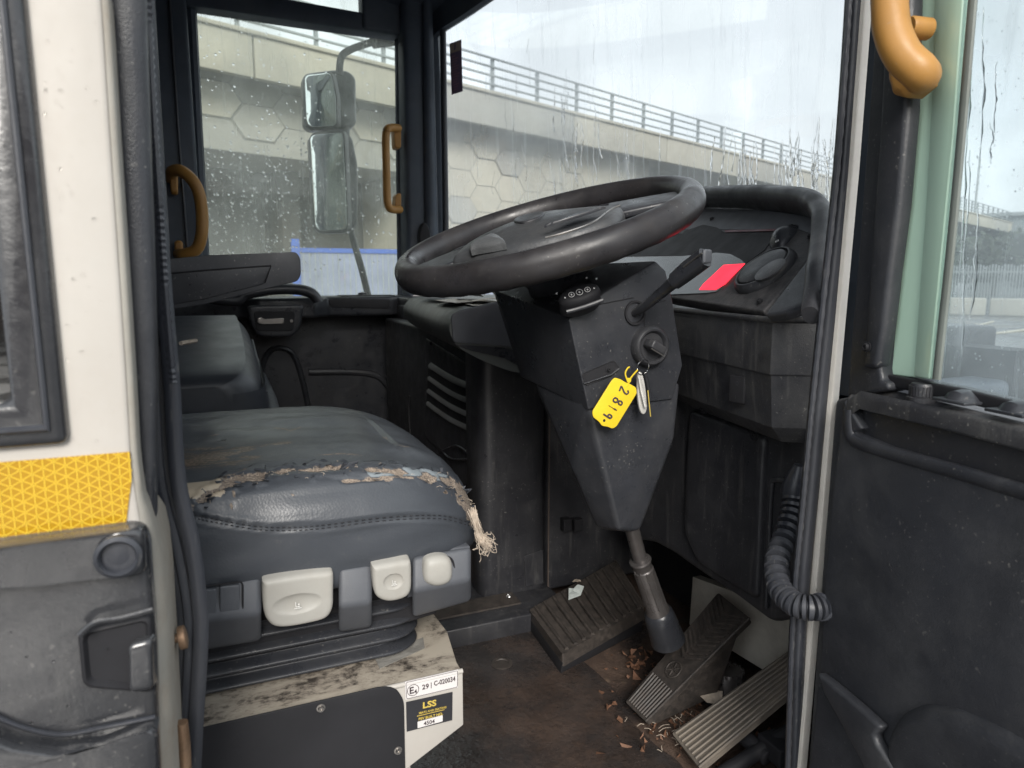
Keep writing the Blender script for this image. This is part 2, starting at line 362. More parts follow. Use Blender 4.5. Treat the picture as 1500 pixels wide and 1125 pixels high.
# rope lying in the yard
rp = thing('rope', 'pale rope lying in loose lines on the wet yard beyond the open door window', 'rope', (5, 1, GZ))
def gpt(x, y): return hit(x, y, 'Z', GZ+.03)
rg = join(tube(spline([gpt(*q) for q in [(1340,484),(1370,482),(1410,480),(1435,476),(1455,471)]], 8), .035, 8),
          tube(spline([gpt(*q) for q in [(1340,503),(1390,500),(1430,494),(1450,489),(1480,486),(1540,478),(1600,470)]], 8), .035, 8),
          tube(spline([gpt(*q) for q in [(1430,476),(1438,484),(1443,490)]], 8), .06, 8))
mk('strand', rg, M['concpale'], rp)
rg = tube(spline([gpt(*q) for q in [(1350,523),(1400,522),(1460,520),(1486,524),(1488,528),(1470,531),(1420,530),(1400,525)]], 8), .025, 8)
mk('loop', rg, M['concpale'], rp)
# flyover: local frame, u runs along it
BP = hit(648, 173, 'Z', 4.0); BD = (hit(1207, 286, 'Z', 4.0)-BP); BD.z = 0; BD.normalize(); BN = V(-BD.y, BD.x, 0)   # BN points away from the truck
def bpnt(u, d, z): return Vector((BP.x+BD.x*u+BN.x*d, BP.y+BD.y*u+BN.y*d, z))
def bbox(u0, u1, d0, d1, z0, z1):
    vs = [bpnt(u, d, z) for z in (z0, z1) for u, d in ((u0,d0),(u1,d0),(u1,d1),(u0,d1))]
    return vs, [(3,2,1,0),(4,5,6,7),(0,1,5,4),(1,2,6,5),(2,3,7,6),(3,0,4,7)]
def onB(px, py, d=0.0): return hp(px, py, bpnt(0, d, 0), BN)
def uOf(p): return (p-BP).dot(BD)
fo = thing('flyover', 'concrete road flyover with steel parapet railing and hexagon patterned abutment wall', 'bridge', bpnt(0, 2, GZ))
mk('deck', bbox(-45, 130, 0, 11, 4.25, 4.80), M['conc'], fo, bevel=.04)
for k in range(-8, 24):
    mk('fascia_panel', bbox(k*5.0+.02, k*5+4.98, -.16, .02, 4.0, 4.82), M['concpale'] if k % 3 else M['conc'], fo, bevel=.02)
mk('coping', bbox(-45, 130, -.22, .2, 4.82, 4.91), M['concpale'], fo, bevel=.02)
for k in range(-20, 66):
    mk('railing_post', bbox(k*1.75-.03, k*1.75+.03, -.05, .05, 4.91, 5.78), M['rail'], fo)
for z in (5.10, 5.33, 5.55, 5.77):
    mk('rail', bbox(-40, 124, -.1, -.04, z-.02, z+.02), M['rail'], fo)
uE = uOf(onB(933, 260, .6)); uO = uOf(onB(604, 240, .6)); uS = -40
hz = onB(560, 250, .6).z
mk('abutment', bbox(uO, uE, .6, 4, GZ, 4.25), M['concpale'], fo, bevel=.03)
mk('lintel', bbox(uS, uO, .6, 4, hz, 4.25), M['conc'], fo, bevel=.03)
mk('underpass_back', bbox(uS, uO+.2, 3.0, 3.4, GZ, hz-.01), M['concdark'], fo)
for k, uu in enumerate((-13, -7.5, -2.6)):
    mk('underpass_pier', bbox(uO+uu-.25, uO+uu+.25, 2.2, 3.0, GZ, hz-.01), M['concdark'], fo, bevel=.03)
mk('far_abutment', bbox(uE+15, uE+40, .6, 8, GZ, 4.25), M['concpale'], fo, bevel=.03)
mk('far_side_wall', bbox(uE-1, uE+16, 10.6, 11, 2.6, 4.25), M['conc'], fo)
mk('bearing_shelf', bbox(uE-.1, uE+1.2, .9, 9, 2.9, 4.25), M['concpale'], fo, bevel=.03)
# hexagon reliefs
def hexpts(u, z, a, bz, d):
    return [bpnt(u+a*x, d, z+bz*y) for x, y in ((-1,0),(-.55,1),(.55,1),(1,0),(.55,-1),(-.55,-1))]
A_ = abs(uOf(onB(418,196,.6))-uOf(onB(338,186,.6)))/2; B_ = abs(onB(350,154,.6).z-onB(350,206,.6).z)/2
uc0 = (uOf(onB(418,196,.6))+uOf(onB(338,186,.6)))/2; zc0 = onB(378,181,.6).z
groove = surf('groove_shade', (.26,.255,.225), .9, bump=0)
for i in range(-3, 12):
    for jj in (1, 0, -1, -2):
        u = uc0+i*1.55*A_; z = zc0+(i % 2)*B_*-1+jj*2*B_
        if z+B_ > 4.9 or u+A_ > uE or (u < uO+A_ and z-B_ < hz) or z-B_ < GZ: continue
        fill = (i*7+jj*3) % 4 == 0
        mk('hexagon_relief', tube(hexpts(u, z, A_, B_, .597), ((.016,.016) if u < uO else (.010,.010)), 6, closed=True), groove, fo)
        if fill: mk('hexagon_panel', prism(hexpts(u, z, A_*.95, B_*.95, .565), BN*.1), M['concpale'] if i % 2 else M['conc'], fo)
# blue fence
FP = hit(432, 356, 'Y', 9.6); FDi = (BD*0.96 + V(0,0,0)).normalized()
bf = thing('blue_fence', 'blue painted steel fence with slim bars standing below the flyover', 'fence', V(FP.x, FP.y, GZ))
def fb(u0, u1, z0, z1, t=.04, c0=0): 
    a = V(FP.x, FP.y, 0)+V(1,.02,0)*u0; b2 = V(FP.x, FP.y, 0)+V(1,.02,0)*u1
    return [V(a.x,a.y-t/2,z0), V(b2.x,b2.y-t/2,z0), V(b2.x,b2.y+t/2,z0), V(a.x,a.y+t/2,z0), V(a.x,a.y-t/2,z1), V(b2.x,b2.y-t/2,z1), V(b2.x,b2.y+t/2,z1), V(a.x,a.y+t/2,z1)], [(3,2,1,0),(4,5,6,7),(0,1,5,4),(1,2,6,5),(2,3,7,6),(3,0,4,7)]
zt = FP.z
for u in (-.0, 1.65, 3.3): mk('post', fb(u-.05, u+.05, GZ, zt+.05, .1), M['blue'], bf)
mk('top_rail', fb(.05, 3.3, zt-.12, zt-.06), M['blue'], bf); mk('bottom_rail', fb(.05, 3.3, GZ+.15, GZ+.21), M['blue'], bf)
mk('bars', join(*[fb(.1+.075*k-.006, .1+.075*k+.006, GZ+.21, zt-.12, .02) for k in range(42)]), M['rail'], bf)
mk('mesh_backing', fb(.05, 3.3, GZ+.2, zt-.12, .004), surf('faded_blue_sheet', (.25,.28,.38), .6, var=.2, vscale=3, bump=.1), bf)
# distance seen through the open door
def tree(x, y, h, r, lab, nleaf=900):
    t = thing('tree', lab, 'tree', (x, y, GZ), group='trees beyond the yard')
    mk('trunk', tube([V(x,y,GZ), V(x+.1,y,GZ+h*.3), V(x,y+.1,GZ+h*.75)], [.25,.18,.08], 8), M['debris'] if 0 else BARK, t)
    vs = []; fs = []
    cl_ = [(rng.normal(0,r*.45), rng.normal(0,r*.45), rng.uniform(.35,.95)*h, rng.uniform(.3,.55)*r) for _ in range(16)]
    for _ in range(nleaf):
        cx, cy, cz, cr_ = cl_[rng.integers(16)]; d = rng.normal(size=3); d *= cr_*rng.uniform(.5,1)/np.linalg.norm(d)
        c0 = V(x+cx+d[0], y+cy+d[1], GZ+cz+d[2]*.8); a = Vector(rng.normal(size=3)).normalized()*.28; b3 = Vector(rng.normal(size=3)).normalized()*.28
        k = len(vs); vs += [c0-a, c0+b3, c0+a, c0-b3]; fs.append((k,k+1,k+2,k+3))
    mk('crown', (vs, fs), LEAF, t, smooth=False)
BARK = surf('bark', (.06,.05,.04), .9); LEAF = surf('dull_leaves', (.05,.065,.045), .8, var=.4, vscale=.6, bump=0)
labs = ['leftmost low tree behind the far yard fence', 'second tree behind the far yard fence', 'middle rounded tree behind the far yard fence', 'tall tree behind the far yard fence', 'broad tree behind the far yard fence', 'last tree at the right edge behind the far yard fence']
for k in range(6):
    a = math.radians(55+k*2.4); d = 62+5*math.sin(k*2.1); tree(math.sin(a)*d, math.cos(a)*d, 4.2+1.2*math.sin(k*1.7), 3.0, labs[k])
sh = thing('warehouse', 'long grey shed with plain cladding behind the far yard fence', 'building', (90, 45, GZ))
def wallq(a0, a1, d, z0, z1, th=6):
    A = V(math.sin(math.radians(a0))*d, math.cos(math.radians(a0))*d, z0); B = V(math.sin(math.radians(a1))*d, math.cos(math.radians(a1))*d, z0)
    o = V(math.sin(math.radians((a0+a1)/2)), math.cos(math.radians((a0+a1)/2)), 0)*th
    return prism([A, B, B+V(0,0,z1-z0), A+V(0,0,z1-z0)], o)
CLAD = surf('grey_cladding', (.21,.24,.25), .6, var=.1, vscale=.2, stretch=(1,1,.1), bump=.1, bscale=5)
mk('wall', wallq(56, 76, 80, GZ, 5.5), CLAD, sh); mk('roof', wallq(55.8, 76.2, 79.6, 5.5, 5.8, 7), M['rail'], sh)
pf = thing('palisade_fence', 'grey palisade fence along the far side of the wet yard', 'fence', (35, 20, GZ))
gs = []
for k in range(150):
    a = math.radians(53+k*.17); c0 = V(math.sin(a)*40, math.cos(a)*40, 0); gs.append(bb(c0.x-.03, c0.x+.03, c0.y-.03, c0.y+.03, GZ, .55+.04*math.sin(k*1.3)))
mk('pales', join(*gs), M['rail'], pf); mk('rails', join(wallq(53, 78.5, 40.05, GZ+.4, GZ+.46, .05), wallq(53, 78.5, 40.05, .2, .26, .05)), M['rail'], pf)
kb = thing('roadside_barrier', 'low pale concrete barrier blocks in front of the palisade fence', 'barrier', (30, 18, GZ))
mk('block', join(*[wallq(55+k*2.3, 57.1+k*2.3, 34, GZ, GZ+.7, .5) for k in range(9)]), M['conc'], kb, bevel=.05)
# street lamps on the bridge
for k, (u, lab) in enumerate(((58, 'grey street lamp with short arm standing on the flyover'), (84, 'far smaller street lamp on the flyover near the windscreen edge'))):
    q = bpnt(u, 1, 5.0); t = thing('street_lamp', lab, 'street lamp', q, group='street lamps on the flyover')
    mk('pole', tube([q, q+V(0,0,4.6)], [.1,.06], 10), M['rail'], t); mk('lamp_head', tube([q+V(0,0,4.6), q+V(-.9,-.4,4.75)], [.05,.1], 8), M['rail'], t)
# surroundings behind the photographer, seen only in mirrors and gloss
bw = thing('brick_building', 'low brick depot building behind the photographer', 'building', (-10, -22, GZ))
mk('wall', bb(-40, 25, -34, -24, GZ, 3.2), surf('brick', (.16,.10,.08), .85, var=.2, vscale=3), bw)

# ---------- truck cab ----------
cab = thing('truck_cab', 'cream and black lorry cab shell around the open doorway', 'truck cab', (0, 1.6, GZ))
YO = .5; YS = .585; YF = 2.7
SY = surf('pillar_shadow_side', (.035,.04,.05), .5)
# outer side panel behind the doorway with rubber framed quarter window
wo = HY([(38,-40),(92,640)], YO); xw = wo[1].x; zw = wo[1].z
edge = HY([(96,-600),(142,-60),(150,0),(163,200),(178,420),(187,560),(193,665),(200,720),(212,790),(226,1000),(238,1200)], YO)
pl = [V(-1.0,YO,.5)] + [V(xw-.0,YO,.5), V(xw,YO,zw), V(-1.0,YO,zw)] 
outer = edge + [V(edge[-1].x,YO,-1.1), V(-1,YO,-1.1), V(-1,YO,zw), V(xw,YO,zw), V(xw,YO,edge[0].z)]
mk('side_panel', prism(outer, V(0,.012,0)), M['white'], cab, bevel=.004)
mk('side_panel_top', join(bb(-1.0, edge[0].x, YO, YO+.012, .62, 1.2), bb(xw, edge[0].x, YO, YO+.012, edge[0].z+.001, .62)), M['white'], cab, bevel=.003)
# jamb: rolled edge turning in towards the doorway
js = []
fr = spline([e for e in edge], 4)
vs = []; fs = []
offs = [(0,0.0),(.004,.002),(.009,.008),(.012,.018),(.013,.05),(.0135,.12)]
for e in fr:
    k_ = min(1, max(.16, (-.12-e.z)/.08))
    for dx, dy in offs: vs.append(e+V(dx*max(k_,.3)-.003*k_, dy*k_+.001, 0))
m_ = len(offs)
for i in range(len(fr)-1):
    for k in range(m_-1): fs.append((i*m_+k, i*m_+k+1, (i+1)*m_+k+1, (i+1)*m_+k))
mk('door_jamb', (vs, fs), M['whitedirty'], cab)
# window rubber and glass
rw = .024
rb = prism([V(xw+.004,YO-.008,.6), V(xw+.004,YO-.008,zw-.004), V(-1,YO-.008,zw-.004), V(-1,YO-.008,zw+rw), V(xw-rw,YO-.008,zw+rw), V(xw-rw,YO-.008,.6)], V(0,.02,0))
mk('window_rubber', rb, M['wetblack'], cab, bevel=.006)
mk('window_rubber_lip', tube([V(xw-.006,YO-.009,.6), V(xw-.006,YO-.009,zw+.008), V(-1,YO-.009,zw+.008)], .003, 8), M['rubber'], cab)
mk('quarter_window', bb(-1, xw-rw+.002, YO+.004, YO+.008, zw+rw-.002, .6), glassmat('dark_quarter_glass', (.12,.13,.14), .12, 8, gl=.3), cab)
# reflective tape
T = HY([(-500,718),(190,662),(193,700),(184,772),(-500,852)], YO-.0012)
mk('reflective_tape', prism(T, V(0,.001,0)), M['tape'], cab, smooth=False)
def inpoly(x, z, P):
    r = False
    for i in range(len(P)):
        a, b_ = P[i-1], P[i]
        if (a.z > z) != (b_.z > z) and x < (b_.x-a.x)*(z-a.z)/(b_.z-a.z)+a.x: r = not r
    return r
s_ = .0068; seg_ = []; x0 = min(q.x for q in T); z0 = min(q.z for q in T)
def clipseg(a, b_, n=6):
    out = []
    for k in range(n):
        p0 = a.lerp(b_, k/n); p1 = a.lerp(b_, (k+1)/n); mm = (p0+p1)/2
        if inpoly(mm.x, mm.z, T): out.append((p0, p1))
    return out
for i in range(0, 44):
    for j in range(0, 16):
        cx = x0 + i*s_*math.sqrt(3) + (j % 2)*s_*math.sqrt(3)/2; cz = z0-.01 + j*1.5*s_
        hxs = [V(cx+s_*math.sin(math.pi/3*k), YO-.0016, cz+s_*math.cos(math.pi/3*k)) for k in range(6)]
        c0 = V(cx, YO-.0016, cz)
        for k in range(3): seg_ += clipseg(hxs[k], hxs[k+1]) 
        for k in range(6): seg_ += clipseg(c0, hxs[k])
vs = []; fs = []
for a, b_ in seg_:
    d = (b_-a).normalized(); w_ = V(-d.z, 0, d.x)*.00028; k = len(vs); vs += [a-w_, a+w_, b_+w_, b_-w_]; fs.append((k,k+1,k+2,k+3))
o = mk('tape_pattern', (vs, fs), M['tapeline'], [x for x in bpy.data.objects if x.name == 'reflective_tape'][0], smooth=False)
# black lower moulding
lm = HY([(-500,858),(120,782),(208,770),(219,800),(228,930),(236,1180),(-500,1300)], YO-.014)
mk('lower_moulding', prism(lm, V(0,.03,0)), M['wetblack'], cab, bevel=.008, seg=4)
top = HY([(-500,929),(-80,868),(60,862),(150,850),(205,846),(214,838),(210,775),(150,782),(0,802),(-500,866)], YO-.024)
mk('moulding_ledge', pad(roundpoly(top, .006), V(0,-1,0), .012, .006, n=160), M['wetblack'], cab)
c = hit(173, 816, 'Y', YO-.028)
lp = mk('side_marker_socket', lathe(c, V(0,-1,0), [(.0135,-.002),(.0135,.001),(.011,.003),(.0095,.001),(.0095,-.004),(.007,-.005),(.006,-.002),(0,-.001)], 32), M['rubber'], cab)
hdl = HY([(132,912),(222,898),(228,1002),(195,1014),(188,948),(128,938)], YO-.022)
hb = HY([(112,925),(222,900),(226,1018),(120,1010)], YO-.019)
mk('handle_recess', pad(roundpoly(hb, .006), V(0,-1,0), .006, .004, dish=lambda q: -.004, n=120), M['shadowblack'], cab)
mk('recess_flap', pad(roundpoly(HY([(186,945),(222,936),(224,1012),(188,1018)], YO-.026), .004), V(-.2,-1,.1), .01, .004), M['wetblack'], cab)
mk('recess_lip', tube(spline(HY([(118,930),(140,912),(180,905),(224,893)], YO-.025), 6), (.002,.003), 10), M['wetblack'], cab)
sw = HY([(-500,1100),(-40,1075),(20,1098),(80,1106),(150,1095),(230,1068),(236,1180),(-500,1290)], YO-.03)
mk('step_edge', pad(resample(sw, 80), V(0,-1,0), .02, .006, n=140), M['wetblack'], cab)
mk('pooled_water', tube(spline(HY([(-20,1042),(30,1064),(90,1076),(150,1066),(228,1050)], YO-.0145), 6), (.0016,.003), 8), M['rubber'], cab)
# rubber door seal behind
sp = [(140,-600),(180,-60),(187,0),(196,150),(207,300),(216,420),(229,560),(238,700),(262,800),(276,880),(279,940),(273,1060),(268,1180)]
wd = [31,29,28,27,26,25,24,24,21,17,16,15,14]
dep = .585
def ribbon(pts, wds, y, th, seg=14, ex=3.0, shift=0, k=1.0, n=6):
    P = [hit(x+shift, yy, 'Y', y) for x, yy in pts]; Wd = [w_*k*y/FL*1.02 for w_ in wds]
    Q = spline(P, n); Wq = [np.interp(i/n, range(len(Wd)), Wd) for i in range(len(Q))]
    return tube(Q, [(w_, th) for w_ in Wq], seg, flat=V(1,0,0), ex=ex)
mk('pillar_trim_strip', ribbon([(134,-600),(176,-60),(181,0),(191,200),(203,420),(211,560),(215,640),(221,720),(226,760)], [28,26,25,23,20,17,13,8,3], .534, .012), M['trim'], cab)
mk('door_seal', ribbon(sp, wd, .60, .010), M['rubber'], cab)
mk('door_seal_lip', tube(spline([hit(x+w_*.95, y, 'Y', .585) for (x, y), w_ in zip(sp, wd)], 6), (.0045,.006), 10), M['rubber'], cab)
mk('door_seal_groove', tube(spline([hit(x-w_*.15, y, 'Y', .588) for (x, y), w_ in zip(sp, wd)], 6), (.0028,.004), 8), M['rubber'], cab)
mk('door_seal_edge', tube(spline([hit(x-w_*.8, y, 'Y', .59) for (x, y), w_ in zip(sp, wd)], 6), (.0022,.004), 8), M['trim'], cab)
# serrated bead
bd = spline([hit(x+w_*1.02, y, 'Y', .582) for (x, y), w_ in zip(sp[:7], wd[:7])], 24)
rr = [(.0022 if i % 2 else .0032) for i in range(len(bd))]
mk('door_seal_bead', tube(bd, rr, 8), M['rubber'], cab)
# strikers
for (a, b_, r_) in (((228,944),(268,932), .0035),):
    g = tube([hit(*a,'Y',.56), hit(*b_,'Y',.56)], r_, 12)
    mk('door_striker', join(g, lathe(hit(266,934,'Y',.56), (hit(268,932,'Y',.56)-hit(228,944,'Y',.56)), [(.009,-.002),(.009,.003),(.005,.004)], 16), lathe(hit(240,941,'Y',.56), (hit(268,932,'Y',.56)-hit(228,944,'Y',.56)), [(.006,-.003),(.006,.006)], 6)), M['rust'], cab, bevel=.0006)
mk('striker_bracket', pad(roundpoly(HY([(240,1068),(262,1062),(272,1130),(280,1190),(236,1190)], .545), .003), V(0,-1,0), .01, .003), M['rust'], cab)
mk('striker_pin', tube(HY([(266,1058),(270,1090),(274,1180)], .545), .0045, 12), M['rust'], cab)
# near A pillar and roof
ap = [hit(x, y, 'Y', .60) for x, y in ((1318,-600),(1271,-60),(1271,0),(1252,250),(1226,540),(1204,800),(1176,1125),(1168,1220))]
mk('door_flange', prism([p_+V(-.004,0,0) for p_ in ap]+[p_+V(.008,0,0) for p_ in ap[::-1]], V(0,.01,0)), M['flange'], cab, bevel=.0015)
sl_ = [(1296,-600),(1253,-60),(1252,0),(1234,250),(1203,540),(1186,720),(1170,900),(1162,1125),(1158,1220)]
mk('front_door_seal', tube(spline([hit(x, y, 'Y', .615) for x, y in sl_], 6), (.0085,.010), 14, flat=V(1,0,0), ex=3), M['rubber'], cab)
bd = spline([hit(x-8, y, 'Y', .607) for x, y in sl_], 30); mk('front_seal_bead', tube(bd, [(.003 if i % 3 else .0036) for i in range(len(bd))], 8), M['rubber'], cab)
mk('front_pillar', join(bb(.735,.86,.60,.66,-.9,1.15), bb(.735,1.0,.6,.66,-.9,-.14)), M['pillar'], cab, bevel=.01)
mk('roof', bb(-1.0, 1.25, .52, 2.78, 1.14, 1.2), M['pillar'], cab, bevel=.02)
mk('rear_wall', bb(-.5, -.46, .56, 2.74, FZ, 1.14), M['carpet'], cab)
mk('inner_rear_pillar', bb(-.46, -.075, .56, .6, FZ, 1.14), M['pillar'], cab)
mk('side_header', bb(-.5, .86, .55, .62, .95, 1.14), M['pillar'], cab, bevel=.01)
# far side of the cab: pillars round the passenger door
def farq(pts, y=YF, th=.05): return prism(HY(pts, y), V(0,th,0))
wl = HY([(280,8),(583,52),(587,430),(303,430)], YF)
x0, x1 = wl[3].x, wl[1].x
mk('far_rear_pillar', join(bb(-.5, x0-.004, YF-.04, YF+.06, FZ, 1.14)), M['pillar'], cab, bevel=.012)
mk('far_pillar_seam', tube(HY([(247,-20),(262,200),(275,370)], YF-.045), .004, 8), M['rubber'], cab)
mk('far_pillar_bead', tube(HY([(222,-20),(236,200),(246,370)], YF-.2), .006, 8), M['rubber'], cab)
zt_ = wl[1].z
ft = hit(430, 30, 'Y', YF).z
hd = HY([(270,-30),(433,0),(527,17),(640,36),(640,62),(583,52),(430,30),(270,6)], YF-.03)
mk('far_header', prism(hd, V(0,.08,0)), M['pillar'], cab, bevel=.008)
mk('far_header_corner', bb(hit(527,10,'Y',YF).x, .86, YF-.04, YF+.04, zt_-.01, 1.16), M['pillar'], cab, bevel=.015)
mk('far_front_pillar', tube([V(.735, YF-.03, -.12), V(.735, YF-.03, 1.15)], (.06,.05), 20, flat=V(1,0,0), ex=4), M['pillar'], cab)
mk('far_pillar_moulding', tube([V(.775, YF-.085, -.1), V(.775, YF-.085, 1.1)], (.03,.018), 16, flat=V(1,0,0)), M['pillar'], cab)
mk('far_pillar_filler', bb(.70,.836,YF-.06,YF+.05,-.2,1.14), M['pillar'], cab, bevel=.01)
mk('screen_rubber', tube([V(.832, YF-.09, -.1), V(.832, YF-.09, 1.0)], (.012,.012), 10), M['rubber'], cab)
mk('pillar_clip', pad([p_ for p_ in ellipse_pts(hit(623,350,'Y',YF-.12), V(.022,0,0), V(0,0,.06), 30)], V(0,-1,0), .03, .008), M['shadowblack'], cab)
# windscreen
def WX(y, z): return 1.12-.27*((y-1.62)/1.05)**2 - .05*z
def hw(px, py):
    d = ray(px, py); t = 1.5
    for _ in range(40): t += (WX(d.y*t, d.z*t)-d.x*t)*.6
    return d*t
vs = []; fs = []; ny = 48
for j in range(2):
    for i in range(ny+1):
        y = .63+(2.64-.63)*i/ny; z = (-.1, 1.16)[j]; vs.append(V(WX(y,z), y, z))
fs = [(i, i+1, ny+2+i, ny+1+i) for i in range(ny)]
ws = mk('windscreen', (vs, fs), glassmat('misted_screen', (.95,.98,.985), .62, 1.7, streak=.12, gl=.04, fogcol=(.86,.92,.94)), cab)
# screen header with rounded far corner
hpx = [(628,75),(641,55),(652,44),(668,34),(690,20),(716,2),(740,-14),(800,-50),(900,-110),(1100,-230)]
low = [hw(x, y)+V(-.02,0,0) for x, y in hpx]
P = low + [V(q.x, q.y, 1.17) for q in low[::-1]]
vs = low + [V(q.x, q.y, max(1.17, q.z+.05)) for q in low]; n_ = len(low); fs = [(i, i+1, n_+i+1, n_+i) for i in range(n_-1)]
vs2 = [v_+V(.03,0,0) for v_ in vs]; k = len(vs)
mk('screen_header', (vs+vs2, fs+[tuple(a+k for a in f) for f in fs]+[(i, i+1, k+i+1, k+i) for i in range(n_-1)]), M['pillar'], cab)
mk('header_lining', join(hull([V(.6,2.68,.98), V(.86,2.68,.93), V(.6,2.68,1.16), V(1.0,2.3,1.16), V(.6,2.3,1.16), V(1.02,2.3,1.07)])), M['pillar'], cab, bevel=.01)
mk('screen_side_rubber', tube([V(WX(.64,z), .64, z) for z in (-.1,.3,.7,1.15)], .015, 8), M['rubber'], cab)
# sticker on the screen
st = [hw(*q)+V(-.004,0,0) for q in ((660,64),(677,58),(679,134),(663,139))]
sk = mk('screen_sticker', prism(st, V(.001,0,0)), surf('plum_sticker', (.24,.17,.29), .5, bump=0), cab)
def sq(a, b_, c_, d_): # sub-rectangle of sticker by fractions
    f = lambda s, t: st[0].lerp(st[1], s).lerp(st[3].lerp(st[2], s), t)+V(-.0015,0,0)
    return prism([f(a,b_), f(c_,b_), f(c_,d_), f(a,d_)], V(.0005,0,0))
mk('sticker_head', sq(.06,.02,.96,.2), surf('sticker_tan', (.6,.48,.4), .5, bump=0), sk)
mk('sticker_print', join(*[sq(.15,.26+.05*k,.5+.35*((k*37 % 10)/10),.285+.05*k) for k in range(14)]), surf('sticker_pink', (.42,.24,.34), .5, bump=0), sk)
e = [st[0].lerp(st[1], .5).lerp(st[3].lerp(st[2], .5), .1)+V(-.003,0,0)][0]
mk('sticker_badge', lathe(e, V(-1,0,0), [(.012,0),(.012,.0006),(.0,.0006)], 16), sk.data.materials[0], sk)
# water runs down the screen and beads
def runs(n, pxr, pyr, r=(.0008,.0022), L=(.03,.16)):
    gs = []
    for _ in range(n):
        x = rng.uniform(*pxr); y = rng.uniform(*pyr); q = hw(x, y); ln = rng.uniform(*L); m = int(ln/.006)+3
        wob = 0; pts = []; rr = []; r0 = rng.uniform(*r); wdir = 0
        for i in range(m):
            wdir = wdir*.7+rng.normal(0,.0010); wob += wdir; z = q.z - i*.006; yy = q.y+wob
            pts.append(V(WX(yy, z)-.0005, yy, z)); rr.append(r0*(.5+.5*i/m)*(1+.35*rng.normal()*.6) if i < m-1 else r0*.9)
        rr = [(max(.0004, q_), max(.0004, q_)*.7) for q_ in rr]
        gs.append(tube(pts, rr, 8))
    return gs
G = runs(9,(738,775),(30,230)) + runs(26,(800,880),(95,250),r=(.0012,.0034),L=(.05,.16)) + runs(4,(690,735),(60,260)) + runs(26,(1040,1210),(185,240),r=(.0014,.0036),L=(.05,.2)) + runs(14,(1080,1200),(215,262),r=(.0014,.0034),L=(.05,.12)) + runs(6,(900,1000),(170,250)) + runs(3,(860,880),(0,120)) + runs(8,(1195,1225),(170,230),r=(.0014,.003))
mk('water_runs', join(*G), WATER, cab); bpy.data.objects['water_runs']['kind'] = 'stuff'
def beads(n, f, r=(.0010,.0028), nrm=V(0,-1,0)):
    u = nrm.orthogonal().normalized(); w_ = nrm.cross(u); vs = []; fs = []
    for _ in range(n):
        c_ = f(); rr = rng.uniform(0,1)**2.2*(r[1]-r[0])+r[0]; k = len(vs); vs.append(c_+nrm*rr*.6)
        for h, q in ((.45,.62),(0,1.0),(-.05,.9)):
            for a in range(6): t = a*math.pi/3; vs.append(c_+nrm*rr*h+(u*math.cos(t)+w_*math.sin(t)*1.1)*rr*q)
        for a in range(6): b2 = (a+1) % 6; fs += [(k,k+1+a,k+1+b2),(k+1+a,k+7+a,k+7+b2,k+1+b2),(k+7+a,k+13+a,k+13+b2,k+7+b2)]
        fs.append(tuple(k+13+a for a in range(6))[::-1])
    return vs, fs
# floor of the cab
fm, fnt, fout = newmat('muddy_floor'); v = scaled(fnt, (1,1,1)); p = N(fnt, 'ShaderNodeBsdfPrincipled')
n1 = noi(fnt, v, 5, 9, .65, .6); n2 = noi(fnt, v, 22, 8, .7); n3 = noi(fnt, v, 120, 5, .7)
c = mixc(fnt, ramp(fnt, n1, .38, .66), (.035,.03,.029), (.13,.085,.062)); c = mixc(fnt, ramp(fnt, n2, .56, .72, 0, .75), c, (.21,.15,.105)); c = mixc(fnt, ramp(fnt, n3, .62, .72, 0, .8), c, (.30,.16,.09))
fnt.links.new(c, p.inputs['Base Color']); fnt.links.new(mth(fnt, 'ADD', ramp(fnt, n1, .35, .6, .2, .7), ramp(fnt, n2, .4, .7, -.05, .15)), p.inputs['Roughness'])
b = N(fnt, 'ShaderNodeBump'); b.inputs['Strength'].default_value = .7; b.inputs['Distance'].default_value = .004; fnt.links.new(mth(fnt, 'ADD', n2, n3), b.inputs['Height']); fnt.links.new(b.outputs[0], p.inputs['Normal']); fnt.links.new(p.outputs[0], fout.inputs[0])
M['floor'] = fm
ff = mk('cab_floor', bb(-.5, 1.15, .6, 2.74, FZ-.05, FZ), fm, cab); ff['label'] = 'muddy brown cab floor'
mk('door_sill', bb(-.1, .74, .52, .6, FZ-.05, FZ+.01), M['wetblack'], cab, bevel=.008)
mat_ = [hit(x, y, 'Z', FZ+.004) for x, y in ((560,1250),(600,1010),(690,925),(760,905),(850,965),(900,1010),(915,1045),(960,1090),(1005,1130),(1040,1250))]
mk('floor_mat', prism(spline(mat_, 5, closed=True), V(0,0,-.004)), surf('greasy_floor_mat', (.04,.035,.034), .22, var=.45, vscale=9, dust=.95, dustcol=(.14,.09,.065), dscale=6, wet=.18, bump=.6, bscale=90, bdist=.003), cab, bevel=.0015)
cc = hit(735, 972, 'Z', FZ+.0045)
mk('drain_plug', lathe(cc, V(0,0,1), [(.022,0),(.022,.0015),(.015,.002),(.013,-.001),(0,-.001)], 32), M['pedal'], cab)
mk('footwell_panel', prism([hit(1015,845,'X',.90), hit(1165,900,'X',.9), hit(1165,1010,'X',.9), hit(1010,915,'X',.9)], V(.02,0,0)), M['metalgrey'], cab)
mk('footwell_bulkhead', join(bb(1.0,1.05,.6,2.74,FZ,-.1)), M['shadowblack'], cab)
mk('footwell_side', bb(.74,1.05,.60,.64,FZ,-.2), M['shadowblack'], cab)

